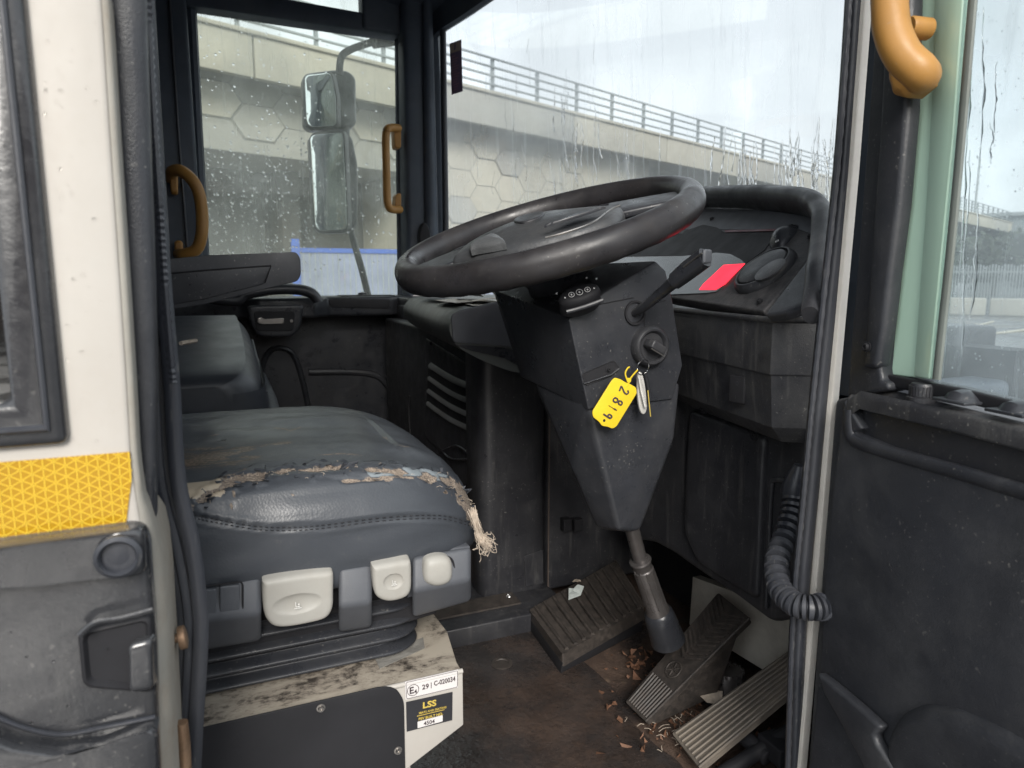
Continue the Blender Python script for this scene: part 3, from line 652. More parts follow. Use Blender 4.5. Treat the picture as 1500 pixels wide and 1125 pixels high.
BZ = beads
def wb():
    while 1:
        x = rng.uniform(-10, 215); y = rng.uniform(0, 1125)
        if y < 660 and x > 45+y*.09 and x < 140+y*.05: return hit(x, y, 'Y', YO-.0003)
        if y > 800 and rng.random() < .6: return hit(x, y, 'Y', YO-.0145)
o = mk('rain_beads', beads(90, wb, (.0004,.0013)), WATER, cab); o['kind'] = 'stuff'
# ---------- open driver door ----------
DD = V(-.14,-.99,0).normalized(); DN = V(-DD.y*-1, DD.x, 0); DN = V(-.99,.14,0).normalized()   # DN: out of the inner face, back towards the seats
DP0 = V(.668,.598,0)
def hd_(px, py, off=0.0): return hp(px, py, DP0+DN*off, DN)
dr = thing('driver_door', 'open driver door seen from inside with textured black lining and mint window surround', 'door', (DP0.x, DP0.y, GZ))
def dslab(name, pts, off, th, mat, bevel=.004, rnd=0, parent=None, **k):
    P = [hd_(x, y, off) for x, y in pts]
    if rnd: P = roundpoly(P, rnd)
    return mk(name, prism(P, -DN*th), mat, parent or dr, bevel=bevel, **k)
def dpad(name, pts, off, th, fil, mat, rnd=.01, parent=None, n=140, **k):
    P = [hd_(x, y, off) for x, y in pts]
    if rnd: P = roundpoly(P, rnd)
    return mk(name, pad(P, DN, th, fil, n=n, **k), mat, parent or dr)
dslab('door_core', [(1222,585),(1290,572),(1750,700),(1750,1500),(1166,1500),(1182,1125),(1196,930),(1205,800)], .0, .05, M['trim'], .006)
# lower lining with a rolled top shoulder
dslab('lining', [(1236,585),(1262,628),(1250,634),(1300,655),(1400,683),(1500,713),(1800,800),(1800,1600),(1178,1600),(1190,1120),(1200,1000),(1207,840),(1222,690)], .022, .03, M['trim'], .012, seg=5)
# upper lining block standing back from the shoulder
dslab('upper_lining', [(1262,584),(1300,590),(1400,614),(1500,640),(1800,720),(1800,830),(1500,735),(1400,705),(1300,672),(1256,652)], .012, .03, M['black'], .007, seg=4)
mk('shoulder', tube(spline([hd_(x, y, .020) for x, y in ((1243,600),(1244,625),(1252,645),(1300,663),(1400,691),(1500,721),(1800,810))], 8), (.007,.0045), 16, flat=V(0,0,1)), M['trim'], dr)
mk('window_ledge', prism([hd_(1238,590,.022), hd_(1262,578,.022), hd_(1400,604,.022), hd_(1800,700,.022), hd_(1800,690,-.004), hd_(1400,592,-.004), hd_(1290,562,-.004), hd_(1250,562,-.004)], V(0,0,-.02)), M['dusty'], dr, bevel=.004)
# lower moulded rib and pocket
dslab('moulded_rib', [(1195,985),(1215,1000),(1262,1040),(1290,1066),(1279,1078),(1284,1092),(1310,1130),(1330,1190),(1288,1190),(1262,1120),(1230,1060),(1205,1015)], .036, .014, M['trim'], .005, seg=4)
dslab('lower_pocket', [(1196,1000),(1230,1040),(1262,1075),(1285,1130),(1300,1500),(1150,1500)], .028, .02, M['trim'], .005)
dpad('armrest_bulge', [(1292,1076),(1310,1045),(1345,1030),(1390,1038),(1450,1065),(1520,1105),(1800,1290),(1800,1700),(1320,1700)], .034, .03, .018, M['trim'], .01, n=200)
# frame trim beside the hinge, mint surround and pane
ft_ = [(1340,-600),(1390,-600),(1334,-80),(1328,160),(1316,300),(1303,400),(1294,480),(1289,540),(1291,557),(1300,560),(1302,572),(1270,577),(1255,580),(1240,582),(1244,520),(1258,350),(1272,160),(1290,-80)]
dslab('frame_trim', ft_, .012, .03, M['trim'], .004)
dslab('frame_trim_step', [(1300,-80),(1334,-80),(1328,160),(1316,300),(1303,400),(1294,480),(1284,540),(1262,540),(1272,400),(1286,200)], .018, .02, M['trim'], .006)
mk('trim_screw', screw(hd_(1270,508,.019), DN, .004), M['shadowblack'], dr)
ms = [(1390,-600),(1478,-600),(1420,-80),(1410,60),(1398,200),(1385,360),(1372,480),(1362,556),(1300,549),(1289,546),(1303,400),(1320,200),(1334,-80)]
dslab('window_surround', ms, -.004, .006, M['mint'], .002)
mk('surround_return', prism([hd_(1370,-80,-.002), hd_(1416,-80,.006), hd_(1396,200,.006), hd_(1361,556,.006), hd_(1338,552,-.002), hd_(1356,300,-.002), hd_(1366,120,-.002)], -DN*.007), M['mint'], dr, bevel=.002)
mk('pane_rubber', tube(spline([hd_(x, y, .004) for x, y in ((1478,-600),(1432,-80),(1420,60),(1408,200),(1393,360),(1380,480),(1372,556))], 6), [(.0045,.003)]*31, 10, flat=-DD), M['gasket'], dr)
dslab('pane_sill', [(1296,548),(1400,568),(1500,592),(1800,664),(1800,690),(1500,612),(1400,588),(1300,566)], .003, .02, M['shadowblack'], .002)
mk('window_pane', prism([hd_(1470,-600,-.002), hd_(2300,-900,-.002), hd_(2300,820,-.002), hd_(1368,562,-.002)], DN*-.003), glassmat('door_glass', (.93,.97,.97), .40, 6, streak=.25, spots=.35, gl=.05, fogcol=(.82,.88,.90)), dr)
def dbead():
    x = rng.uniform(1375, 1500); y = rng.uniform(0, 560); return hd_(x, y, .0)
o = mk('rain_drops', beads(70, dbead, (.0004,.0010), DN), WATER, dr); o['kind'] = 'stuff'
gs = []
for px0, y0, L_ in ((1408,150,200),(1425,60,330),(1440,10,260),(1421,220,300),(1462,90,120),(1450,180,60),(1432,300,170)):
    pts = []; xx = px0
    for k in range(18): xx += rng.normal(0,.9)-L_*.0028; pts.append(hd_(xx, y0+L_*k/17, .0))
    gs.append(tube(pts, [(max(.0003, .0012*(.4+abs(rng.normal()))*math.sin(.2+k*.16)),.0005) for k in range(18)], 8, flat=DD))
o = mk('water_runs', join(*gs), WATER, dr); o['kind'] = 'stuff'
# vents and knob on the ledge
kc = hd_(1350, 583, .004)
mk('ledge_knob', join(lathe(kc, V(0,0,1), [(.014,-.004),(.014,.001),(.011,.002)]+[(.011,.002),(.011,.013),(.0098,.015),(0,.015)], 40), *[box(kc+V(.011*math.cos(a),.011*math.sin(a),.0075), (.002,.002,.010), Matrix.Rotation(a,3,'Z')) for a in [k*math.pi/12 for k in range(24)]]), M['black'], dr)
for x, y, w_ in ((1410,589,.038),(1492,606,.038)):
    q = hd_(x, y, .006); a = DD*w_*.85; b2 = DN*.016
    prof = []
    vs = []; fs = []
    for i in range(13):
        t = -1+i/6; hgt = .010*(1-t*t)+.002
        for k, (s_2, f) in enumerate(((-1,.15),(-.6,.9),(0,1),(.6,.9),(1,.15))): vs.append(q+a*.5*t+b2*s_2*(1-.5*t*t)+V(0,0,hgt*f))
    for i in range(12):
        for k in range(4): fs.append((i*5+k, i*5+k+1, i*5+6+k, i*5+5+k))
    o = mk('switch_paddle', (vs, fs), M['smooth'], dr)
    mk('switch_base', prism([q-a*.55-b2*1.1, q+a*.55-b2*1.1, q+a*.55+b2*1.1, q-a*.55+b2*1.1], V(0,0,.003)), M['smooth'], dr, bevel=.001)
# ---------- ochre grab handles ----------
def handle(path, r, lab, feet, par_mat='yellow'):
    t = thing('grab_handle', lab, 'handle', path[0], group='ochre grab handles')
    mk('bar', tube(spline(path, 8), r, 18, flat=V(.3,.1,1)), M['yellow'], t)
    for f in feet: mk('foot', f, M['yellow'], t, bevel=.004)
    return t
hb_ = [hd_(x, y, o) for x, y, o in ((1345,-290,.05),(1322,-278,.07),(1302,-220,.08),(1297,-90,.08),(1302,-20,.08),(1306,40,.078),(1322,80,.072),(1346,104,.062),(1352,112,.052))]
t = handle(hb_, (.0158,.0150), 'large ochre grab handle at the top of the open driver door', [pad([hd_(x, y, .036) for x, y in ((1297,88),(1322,80),(1345,108),(1342,124),(1320,143),(1304,139),(1297,115))], DN, .025, .008, n=80), pad([hd_(x, y, .036) for x, y in ((1322,-300),(1352,-305),(1360,-280),(1350,-262),(1326,-262))], DN, .025, .008, n=80)])
mk('screw_cover', lathe(hd_(1334, 40, .03), DN, [(.010,-.02),(.010,.0),(.009,.003),(.006,.003),(.006,.002),(0,.002)], 24), M['yellow'], t)
yh = YF-.10
def hY(x, y, yy): return hit(x, y, 'Y', yy)
hl = [hY(251,262,yh+.03), hY(252,252,yh-.01), hY(264,250,yh-.05), hY(280,262,yh-.07), hY(291,282,yh-.07), hY(296,315,yh-.07), hY(295,345,yh-.07), hY(288,365,yh-.06), hY(270,373,yh-.04), hY(262,372,yh)]
handle(hl, .019, 'curved ochre grab handle on the far pillar above the armrest', [pad(roundpoly([hY(x, y, yh) for x, y in ((248,255),(260,255),(260,284),(250,284))], .012), V(0,-1,0), .05, .01, n=60), pad(roundpoly([hY(x, y, yh) for x, y in ((255,352),(267,352),(268,376),(256,376))], .012), V(0,-1,0), .05, .01, n=60)])
hl = [hY(584,188,yh+.0), hY(574,187,yh-.03), hY(567,190,yh-.05), hY(565,205,yh-.05), hY(566,250,yh-.05), hY(567,290,yh-.05), hY(570,304,yh-.05), hY(577,307,yh-.03), hY(586,307,yh)]
handle(hl, .014, 'slim ochre grab handle beside the far front pillar', [pad(roundpoly([hY(x, y, yh) for x, y in ((577,186),(588,186),(588,217),(579,217))], .01), V(0,-1,0), .05, .006, n=60), pad(roundpoly([hY(x, y, yh) for x, y in ((580,284),(588,282),(588,309),(578,309))], .01), V(0,-1,0), .05, .006, n=60)])
# ---------- passenger door ----------
pdr = thing('passenger_door', 'closed passenger door with rain spotted window and black lining', 'door', (.3, YF, GZ))
xL, xR = HY([(290,300)], YF)[0].x, HY([(586,300)], YF)[0].x
wq = HY([(280,4),(583,49),(588,431),(303,431)], YF+.01)
GP = glassmat('rainy_side_glass', (.95,.98,.95), .36, 3.0, streak=.08, spots=0, gl=.03, fogcol=(.90,.94,.88))
mk('window_pane', prism(HY([(268,-8),(592,40),(596,440),(290,440)], YF+.03), V(0,.004,0)), GP, pdr)
def pb():
    while 1:
        x = rng.uniform(285, 583); y = rng.uniform(25, 425)
        if rng.random() < (.25+.75*(200 < y < 400))*(1.0 if x < 470 else .45): return hY(x, y, YF+.028)
o = mk('rain_drops', beads(1500, pb, (.0009,.0046)), WATER, pdr); o['kind'] = 'stuff'
mk('window_frame', join(tube([hY(279,0,YF+.02), hY(302,440,YF+.02)], .018, 8), tube([hY(584,40,YF+.02), hY(588,440,YF+.02)], .016, 8)), M['pillar'], pdr)
mk('upper_pane', prism(HY([(250,-220),(560,-170),(560,25),(250,-10)], YF+.06), V(0,.004,0)), GP, pdr)
sz = -.07
mk('lining', bb(xL-.12, .74, YF-.02, YF+.05, FZ, sz-.004), M['smooth'], pdr, bevel=.006)
# sill ledge in front of the lining
lz = hY(500,440,2.6).z
led = [V(-.2,2.5,0), V(.08,2.5,0), V(.13,2.47,0), V(.32,2.47,0), V(.37,2.54,0), V(.60,2.54,0), V(.68,2.58,0), V(.74,2.72,0), V(-.2,2.72,0)]
mk('sill_ledge', prism([p_+V(0,0,sz) for p_ in led], V(0,0,-.07)), M['smooth'], pdr, bevel=.012, seg=4)
mk('sill_tray', prism(roundpoly([V(.42,2.56,sz+.001), V(.62,2.56,sz+.001), V(.62,2.66,sz+.001), V(.42,2.66,sz+.001)], .01), V(0,0,.002)), M['shadowblack'], pdr)
mk('tray_front', prism(roundpoly(HY([(481,438),(572,438),(570,452),(484,450)], 2.535), .01), V(0,.02,0)), M['shadowblack'], pdr, bevel=.002)
# release recess
mk('release_recess', pad(roundpoly(HY([(360,448),(446,446),(440,482),(428,494),(378,494),(368,478)], 2.46), .02), V(0,-1,0), .10, .01, dish=lambda q: 0, n=100), M['smooth'], pdr)
rc = mk('recess_cup', pad(roundpoly(HY([(371,456),(432,456),(430,485),(376,485)], 2.457), .012), V(0,-1,0), .004, .002, n=80), M['shadowblack'], pdr)
mk('release_lever', pad(roundpoly(HY([(377,466),(383,465),(383,468),(416,466),(416,474),(383,475),(377,473)], 2.45), .003), V(0,-1,0), .008, .002, n=60), M['steel'], pdr)
mk('release_button', lathe(hY(427,470,2.455), V(0,-1,0), [(.005,0),(.005,.003),(0,.003)], 12), M['steel'], pdr)
pp = [hY(x, y, 2.40) for x, y in ((300,436),(345,440),(360,431),(400,424),(435,424),(455,429),(464,438),(466,442))]
mk('pull_handle', tube(spline(pp, 6), (.026,.018), 16, flat=V(0,1,0)), M['smooth'], pdr)
mk('lining_arch', tube(spline(HY([(378,600),(384,540),(395,515),(412,510),(430,520),(444,560),(452,600)], YF-.025), 6), .010, 8), M['smooth'], pdr)
mk('lining_swage', tube(spline(HY([(452,545),(520,545),(555,552),(575,575),(590,590)], YF-.025), 6), .012, 8), M['smooth'], pdr)
mk('sill_knob', lathe(V(.52,2.68,sz), V(0,0,1), [(.02,0),(.016,.01),(0,.014)], 16), M['smooth'], pdr)
# ---------- wing mirror outside the passenger window ----------
wm = thing('wing_mirror', 'tall twin wing mirror on a bent black arm outside the passenger window', 'mirror', hY(510,430,2.95))
YM = 2.95
MIR, mnt_, mo = newmat('mirror_glass'); g_ = N(mnt_, 'ShaderNodeBsdfGlossy'); g_.inputs['Roughness'].default_value = .03; g_.inputs[0].default_value = (.82,.87,.85,1); mnt_.links.new(g_.outputs[0], mo.inputs[0])
mk('upper_arm', tube(spline(HY([(590,40),(572,44),(548,60),(515,72),(500,84),(497,110)], YM), 8), .014, 14), M['shadowblack'], wm)
mk('arm_bracket', tube(HY([(545,60),(590,50)], YM-.02), [.03,.04], 10), M['smooth'], wm)
mk('lower_arm', tube(spline(HY([(513,335),(520,360),(530,395),(541,440)], YM), 8), .014, 14), M['smooth'], wm)
mk('link_arm', tube(HY([(506,150),(507,200)], YM+.02), .015, 10), M['smooth'], wm)
hn = V(-.45,-.85,-.02).normalized()
def mirror_head(name, pts, side, lab):
    P = roundpoly(HY(pts, YM), .03); 
    h = mk(name, pad([p_ for p_ in P], V(0,-1,0), .07, .02, n=100), M['smooth'], wm); h['label'] = lab
    c2 = sum(HY(side, YM-.045), Vector())/len(side); mn_ = V(-.62,-.78,.04).normalized()
    P2 = roundpoly([hp(x, y, c2, mn_) for x, y in side], .02)
    mk('mirror_bezel', pad([c2+(q-c2)*1.06-mn_*.004 for q in P2], mn_, .03, .004, n=80), M['smooth'], h)
    mk('mirror_glass', pad(P2, mn_, .006, .002, crown=.004, n=80), MIR, h)
mirror_head('upper_mirror', [(443,107),(490,101),(510,102),(522,112),(523,180),(516,187),(455,190),(446,183)], [(446,110),(484,106),(491,140),(492,184),(456,186),(449,180)], 'shorter upper mirror head')
mirror_head('lower_mirror', [(453,200),(462,194),(505,190),(517,200),(525,240),(525,330),(515,340),(468,340),(460,333)], [(454,200),(464,196),(502,194),(508,336),(468,338),(461,331)], 'long lower mirror head')
# ---------- driver seat ----------
seat = thing('driver_seat', 'grey vinyl driver seat with torn cushion edge and pale levers', 'seat', (0, 1.02, FZ))
CX, CY = .0, 1.02; AX, AY = .315, .262
def cush_pt(th, rho_k, z):
    ex = 5.0; c_, s_ = math.cos(th), math.sin(th)
    x = math.copysign(abs(c_)**(2/ex), c_); y = math.copysign(abs(s_)**(2/ex), s_)
    return x, y
prof = [(0,0)]+[(k/90*.86, 0) for k in range(1, 91)]
for k in range(1, 26): a = k/25*math.pi/2; prof.append((.86+.14*math.sin(a), -.062*(1-math.cos(a))))
for k in range(1, 22): a = k/21*math.pi/2; prof.append((1-.05*(1-math.cos(a)), -.062-.058*math.sin(a)))
prof += [(.9,-.123),(.5,-.125)]
NT = 560; vs = []
ths = []
for k in range(NT):
    # arc-length like spacing round the superellipse
    ths.append(2*math.pi*k/NT)
base = [cush_pt(a, 1, 0) for a in np.linspace(0, 2*math.pi, 4000, endpoint=False)]
bp = np.array(base)*[AX, AY]; dl = np.r_[0, np.cumsum(np.linalg.norm(np.diff(np.vstack([bp, bp[:1]]), axis=0), axis=1))]
sv_ = np.linspace(0, dl[-1], NT, endpoint=False); bpc = np.vstack([bp, bp[:1]]); bp = np.stack([np.interp(sv_, dl, bpc[:,0]), np.interp(sv_, dl, bpc[:,1])], 1)
P = np.zeros((len(prof), NT, 3))
for i, (k, h) in enumerate(prof):
    x = bp[:,0]*k; y = bp[:,1]*k; u = x/AX; v_ = y/AY
    z = np.full(NT, h) + .016*np.clip(1-(u*u+v_*v_)*.5, 0, 1)*(1 if h > -.01 else max(0, 1+h/.06))
    z -= .045*np.clip((u-.45)/.55, 0, 1)**2*(1 if h > -.07 else max(0, 1+(h+.07)/.05))
    z -= .006*np.exp(-((v_)**2)/.12)*(u < .7)*(h > -.01)
    P[i] = np.stack([CX+x, CY+y, -.232+z], 1)
P[..., 2] += .0
flat = P.reshape(-1, 3)
# creases, slack folds
for i in range(len(flat)):
    x, y, z = flat[i]
    n_ = mn.noise(Vector((x*9, y*22, z*14)))*.0022 + mn.noise(Vector((x*40, y*40, z*60)))*.0005
    flat[i, 2] += n_
    if y < .80: flat[i, 1] += mn.noise(Vector((x*14, 3, z*40)))*.003
PR = np.array([[*(lambda w: (750+FL*(q.dot(cr))/w, 562.5-FL*(q.dot(cu))/w))(q.dot(cf))] for q in (Vector(p) for p in flat)])
def pdist(poly):
    poly = np.array(poly, float); d = np.full(len(PR), 1e9)
    for a, b_ in zip(poly[:-1], poly[1:]):
        ab = b_-a; t = np.clip(((PR-a)@ab)/(ab@ab), 0, 1); d = np.minimum(d, np.linalg.norm(PR-(a+t[:,None]*ab), axis=1))
    return d
vis = np.array([1.0 if (z > -.30 or y < .84) else 0 for x, y, z in flat])
near = (flat[:,1] < 1.28)
top_tear = [(262,752),(285,738),(310,722),(335,708),(375,698),(420,691),(470,689),(520,686),(570,690),(620,698),(655,706),(680,722),(694,740),(700,760)]
low_tear = [(500,704),(560,701),(610,700),(650,708)]
nz = np.array([mn.noise(Vector((p[0]*60, p[1]*60, p[2]*60)))+.5*mn.noise(Vector((p[0]*170, p[1]*170, p[2]*170))) for p in flat])
d1 = pdist(top_tear); d2 = pdist(low_tear); 
wdt = 2.2+5.5*nz+3.5*np.sin(PR[:,0]*.045)*np.sin(PR[:,0]*.11+1) + 6*np.exp(-((PR[:,0]-335)/30)**2) + 5*(PR[:,0] > 670)
fab = np.clip((wdt-d1)/4+.5, 0, 1); fab = np.maximum(fab, np.clip((1.5+4*nz-d2)/3+.5, 0, 1))
d3 = pdist([(345,712),(341,730),(338,745)]); fab = np.maximum(fab, np.clip((2+3*nz-d3)/3+.5, 0, 1))
d4 = pdist([(678,728),(694,748),(702,775),(706,800)]); fab = np.maximum(fab, np.clip((10+8*nz-d4)/4+.5, 0, 1))
foam = np.clip((13-pdist([(262,722),(300,718),(318,716)]))/4+.5, 0, 1)
# scratched band
band = np.exp(-((PR[:,1]-668-.10*(330-PR[:,0]))/17)**2)*np.clip((420-PR[:,0])/90, 0, 1)
scr = 1.35*band*np.clip(.65+1.6*np.array([mn.noise(Vector((p[0]*16, p[1]*130, 5))) for p in flat])+.8*nz, 0, 1)
crk = np.clip((1.7-pdist([(402,627),(415,628),(425,631),(440,626)]))/1.5, 0, 1)
crk = np.maximum(crk, np.clip((2.2+2*nz-pdist([(330,668),(360,660),(392,652),(425,648)]))/2, 0, 1))
crk = np.maximum(crk, np.clip((2.0+2*nz-pdist([(285,735),(300,722),(330,700),(360,690)]))/2, 0, 1)); crk = np.maximum(crk, np.clip((2.5+3*nz-pdist([(478,685),(495,687),(510,684)]))/2, 0, 1))
for cr_p in ([(560,640),(585,652),(600,655)],[(300,640),(340,633)],[(450,668),(500,664),(540,668)],[(600,712),(640,716),(665,728)],[(420,700),(430,716),(428,730)],[(520,706),(525,722)]):
    crk = np.maximum(crk, np.clip((1.0+1.2*nz-pdist(cr_p))/1.2, 0, 1))
pale = np.clip((8+4*nz-pdist([(545,694),(600,694),(650,703)]))/3, 0, 1)*(1-fab)*.8
vmask = vis*near
lift = .0022*np.clip((d1 > wdt) & (d1 < wdt+8), 0, 1)*vmask - .0025*fab*vmask
flat[:, 2] += lift*(flat[:,2] > -.30)
# seam groove
seam = [(262,752),(290,757),(330,765),(380,773),(430,774),(480,770),(540,762),(600,757),(650,757),(690,768)]
ds = pdist(seam)*(vmask > 0)+(vmask == 0)*99
flat[:, 1] += np.where(flat[:,1] < .85, .0035*np.exp(-(ds/2.2)**2)-.0018*np.exp(-((ds-6)/3.5)**2), 0)
fs = []
n_p = len(prof)
for i in range(1, n_p-1):
    for k in range(NT): l = (k+1) % NT; fs.append((i*NT+k, i*NT+l, (i+1)*NT+l, (i+1)*NT+k))
for k in range(NT): fs.append((0, NT+k, NT+(k+1) % NT))
cush = mk('cushion', ([Vector(p) for p in flat], fs), None, seat, sharp=80) if False else None
me = bpy.data.meshes.new('cushion'); org = ORG[seat.name]
me.from_pydata([Vector(p)-org for p in flat], [], fs); me.polygons.foreach_set('use_smooth', [True]*len(me.polygons))
cush = bpy.data.objects.new('cushion', me); C.objects.link(cush); cush.parent = seat; ORG[cush.name] = org
at = me.color_attributes.new('wear', 'FLOAT_COLOR', 'POINT')
colr = np.stack([fab*vmask, np.clip(scr+crk*1.0, 0, 1)*vmask, foam*vmask*(1-fab), pale*vmask], 1).astype(np.float32)
at.data.foreach_set('color', colr.ravel())
cush['label'] = 'grey vinyl cushion torn along its edge'
vm, vnt, vo_ = newmat('torn_vinyl'); v = scaled(vnt, (1,1,1)); p = N(vnt, 'ShaderNodeBsdfPrincipled'); L = vnt.links
ca = N(vnt, 'ShaderNodeVertexColor', layer_name='wear'); sx = N(vnt, 'ShaderNodeSeparateColor'); L.new(ca.outputs['Color'], sx.inputs[0])
hf = noi(vnt, v, 260, 6, .7); hs = noi(vnt, scaled(vnt, (60, 420, 60)), 1.0, 6, .7)
def th_(x, amt=.5): return ramp(vnt, mth(vnt, 'ADD', x, mth(vnt, 'MULTIPLY', mth(vnt, 'SUBTRACT', hf, .5), amt)), .42, .56)
base_c = mixc(vnt, ramp(vnt, noi(vnt, v, 6, 6), .3, .7), (.046,.051,.062), (.066,.073,.084))
base_c = mixc(vnt, ramp(vnt, noi(vnt, v, 30, 8, .75), .6, .75, 0, .35), base_c, (.16,.155,.14))
sc_ = ramp(vnt, mth(vnt, 'ADD', sx.outputs[1], mth(vnt, 'MULTIPLY', mth(vnt, 'SUBTRACT', hs, .5), 1.5)), .5, .56)
base_c = mixc(vnt, sc_, base_c, mixc(vnt, ramp(vnt, hf, .4, .6), (.02,.018,.016), (.26,.20,.155)))
base_c = mixc(vnt, th_(ca.outputs['Alpha']), base_c, (.22,.25,.27))
base_c = mixc(vnt, th_(sx.outputs[2], .2), base_c, (.48,.40,.30))
fabm = th_(sx.outputs[0]); base_c = mixc(vnt, fabm, base_c, mixc(vnt, ramp(vnt, noi(vnt, v, 500, 3), .35, .65), (.12,.095,.08), (.33,.27,.215)))
L.new(base_c, p.inputs['Base Color']); L.new(mth(vnt, 'ADD', ramp(vnt, noi(vnt, v, 9, 5), .3, .7, .29, .40), mth(vnt, 'MULTIPLY', fabm, .5)), p.inputs['Roughness'])
b = N(vnt, 'ShaderNodeBump'); b.inputs['Strength'].default_value = .3; b.inputs['Distance'].default_value = .001
vr = N(vnt, 'ShaderNodeTexVoronoi'); vr.inputs['Scale'].default_value = 380; L.new(v, vr.inputs['Vector'])
hh = mth(vnt, 'ADD', mth(vnt, 'MULTIPLY', vr.outputs['Distance'], .35), mth(vnt, 'SUBTRACT', mth(vnt, 'MULTIPLY', noi(vnt, v, 70, 5), .35), mth(vnt, 'MULTIPLY', mth(vnt, 'ADD', sc_, fabm), .8)))
L.new(hh, b.inputs['Height']); L.new(b.outputs[0], p.inputs['Normal']); L.new(p.outputs[0], vo_.inputs[0]); me.materials.append(vm)
TORN = vm
# nearest cushion surface point under a picture position, for stitches and threads
def onc(px, py):
    d = np.linalg.norm(PR-np.array([px, py]), axis=1)+(vmask == 0)*999
    idx = np.argsort(d)[:6]; i = idx[np.argmin(np.linalg.norm(flat[idx], axis=1))]; return Vector(flat[i])
ss = spline([Vector((x, y, 0)) for x, y in seam], 12)
gs = []
def onseam(px, py):
    q = hit(px, py, 'Y', .765); m_ = (flat[:,1] < .86)
    d = np.linalg.norm(flat-np.array(q), axis=1)+(~m_)*9; i = np.argsort(d)[:4]; return hit(px, py, 'Y', float(flat[i,1].mean())-.0022)
for off in (-1.5, 3.0):
    for k in range(0, len(ss)-1, 2):
        a = onseam(ss[k].x, ss[k].y+off); b_ = onseam(ss[k+1].x, ss[k+1].y+off)
        if (b_-a).length < .012 and (b_-a).length > 1e-4: gs.append(tube([a, b_], .0005, 5))
o = mk('stitching', join(*gs), M['shadowblack'], cush); o['kind'] = 'stuff'
# threads along the tear, lifted flakes
gs = []
tt = spline([Vector((x, y, 0)) for x, y in top_tear], 30)
for _ in range(170):
    k = rng.integers(0, len(tt)-1); q = tt[k]; base_ = onc(q.x+rng.normal(0,2), q.y+rng.normal(0,4)); d = Vector(rng.normal(size=3)); d.z = abs(d.z)*.35; d.normalize(); ln = rng.uniform(.003,.009); d2 = (d+Vector(rng.normal(size=3))*.6).normalized()
    gs.append(tube([base_, base_+d*ln*.5, base_+d*ln*.5+d2*ln*.5+V(0,0,-ln*.3)], .00022, 4))
mk('loose_threads', join(*gs), M['fibre'], cush)['kind'] = 'stuff'
gs = []
for _ in range(55):
    k = rng.integers(20, len(tt)-1); q = tt[k]; sgn = rng.choice([-1,1]); a = onc(q.x, q.y+sgn*rng.uniform(5,10))
    e1 = Vector(rng.normal(size=3)); e1.z *= .3; e1 = e1.normalized()*rng.uniform(.003,.008); e2 = Vector(rng.normal(size=3)); e2.z *= .3; e2 = e2.normalized()*rng.uniform(.002,.005)
    gs.append(prism([a+V(0,0,.0008), a+e1+V(0,0,.0015), a+e1+e2+V(0,-.0005,.0022), a+e2+V(0,0,.0018)], V(0,0,.0006)))
q = onc(497, 684); gs += [prism([q, q+V(.018,0,.003), q+V(.022,-.003,.009), q+V(.010,.002,.006), q+V(.004,-.003,.009)], V(0,.001,.001))]
mk('lifted_flakes', join(*gs), M['vinyl'], cush, smooth=False)['kind'] = 'stuff'
# frayed tassel hanging from the front corner
tq = [hit(x, y, 'Y', .775) for x, y in ((680,730),(693,748),(697,768),(703,784),(715,800))]
gs = []
for _ in range(80):
    o1 = Vector(rng.normal(size=3))*.0016; o2 = Vector(rng.normal(size=3))*.0018; n0 = rng.integers(1, 3)
    ps = [q_+o1.lerp(o2, i/4)*(1+.5*(i == 4))+Vector(rng.normal(size=3))*.0022 for i, q_ in enumerate(tq)][n0:]
    if rng.random() < .4: ps = ps[:-1]
    gs.append(tube(spline(ps, 3), rng.uniform(.00025,.0006), 4))
for k in range(2):
    ps = [q_+V(.002*math.sin(k*1.3+i*1.1), -.001, .002*math.cos(k*1.3+i*1.1)) for i, q_ in enumerate(tq)][1:]
    gs.append(tube(spline(ps, 5), [(.0018+.0008*math.sin(i*.8+k)) for i in range(len(spline(ps,5)))], 7))
for _ in range(90):
    c_ = tq[-1].lerp(tq[-2], rng.uniform(.1, 1))+Vector(rng.normal(size=3))*.003; ps = [c_]
    for _k in range(4): ps.append(ps[-1]+Vector(rng.normal(size=3))*.0028+V(.0006,0,-.0012))
    gs.append(tube(spline(ps, 3), .00035, 4))
o = mk('frayed_tassel', join(*gs), M['fibre'], cush); o['label'] = 'pale frayed cloth hanging at the corner'
# side valance with levers
YV = .757
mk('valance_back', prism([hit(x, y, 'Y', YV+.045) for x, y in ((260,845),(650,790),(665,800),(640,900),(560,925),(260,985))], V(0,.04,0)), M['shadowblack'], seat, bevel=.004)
def tooth(xt0, xt1, yt0, yt1, ym0, ym1, yb0, yb1, nm='valance', r=.006):
    """block: top edge yt, crease ym, foot yb at its two ends"""
    pts = []
    for x, a, b_, c_ in ((xt0, yt0, ym0, yb0), (xt1, yt1, ym1, yb1)):
        pts += [hit(x, a, 'Y', YV+.004), hit(x, b_, 'Y', YV-.009), hit(x, c_, 'Y', YV+.024), hit(x, c_, 'Y', YV+.06), hit(x, a, 'Y', YV+.06)]
    return mk(nm, (pts, [(0,1,2,3,4),(9,8,7,6,5)]+[(i, 5+i, 5+(i+1) % 5, (i+1) % 5) for i in range(5)]), M['grey'], seat, bevel=r, seg=4)
tooth(240,383,860,844,918,900,962,938)
tooth(496,545,832,826,890,884,926,918)
tooth(604,690,816,801,868,850,904,880)
mk('valance_rail', prism([hit(x, y, 'Y', YV+.02) for x, y in ((240,848),(450,828),(690,800),(686,822),(604,832),(600,826),(545,832),(496,840),(490,838),(384,854),(240,872))], V(0,.02,0)), M['grey'], seat, bevel=.004)
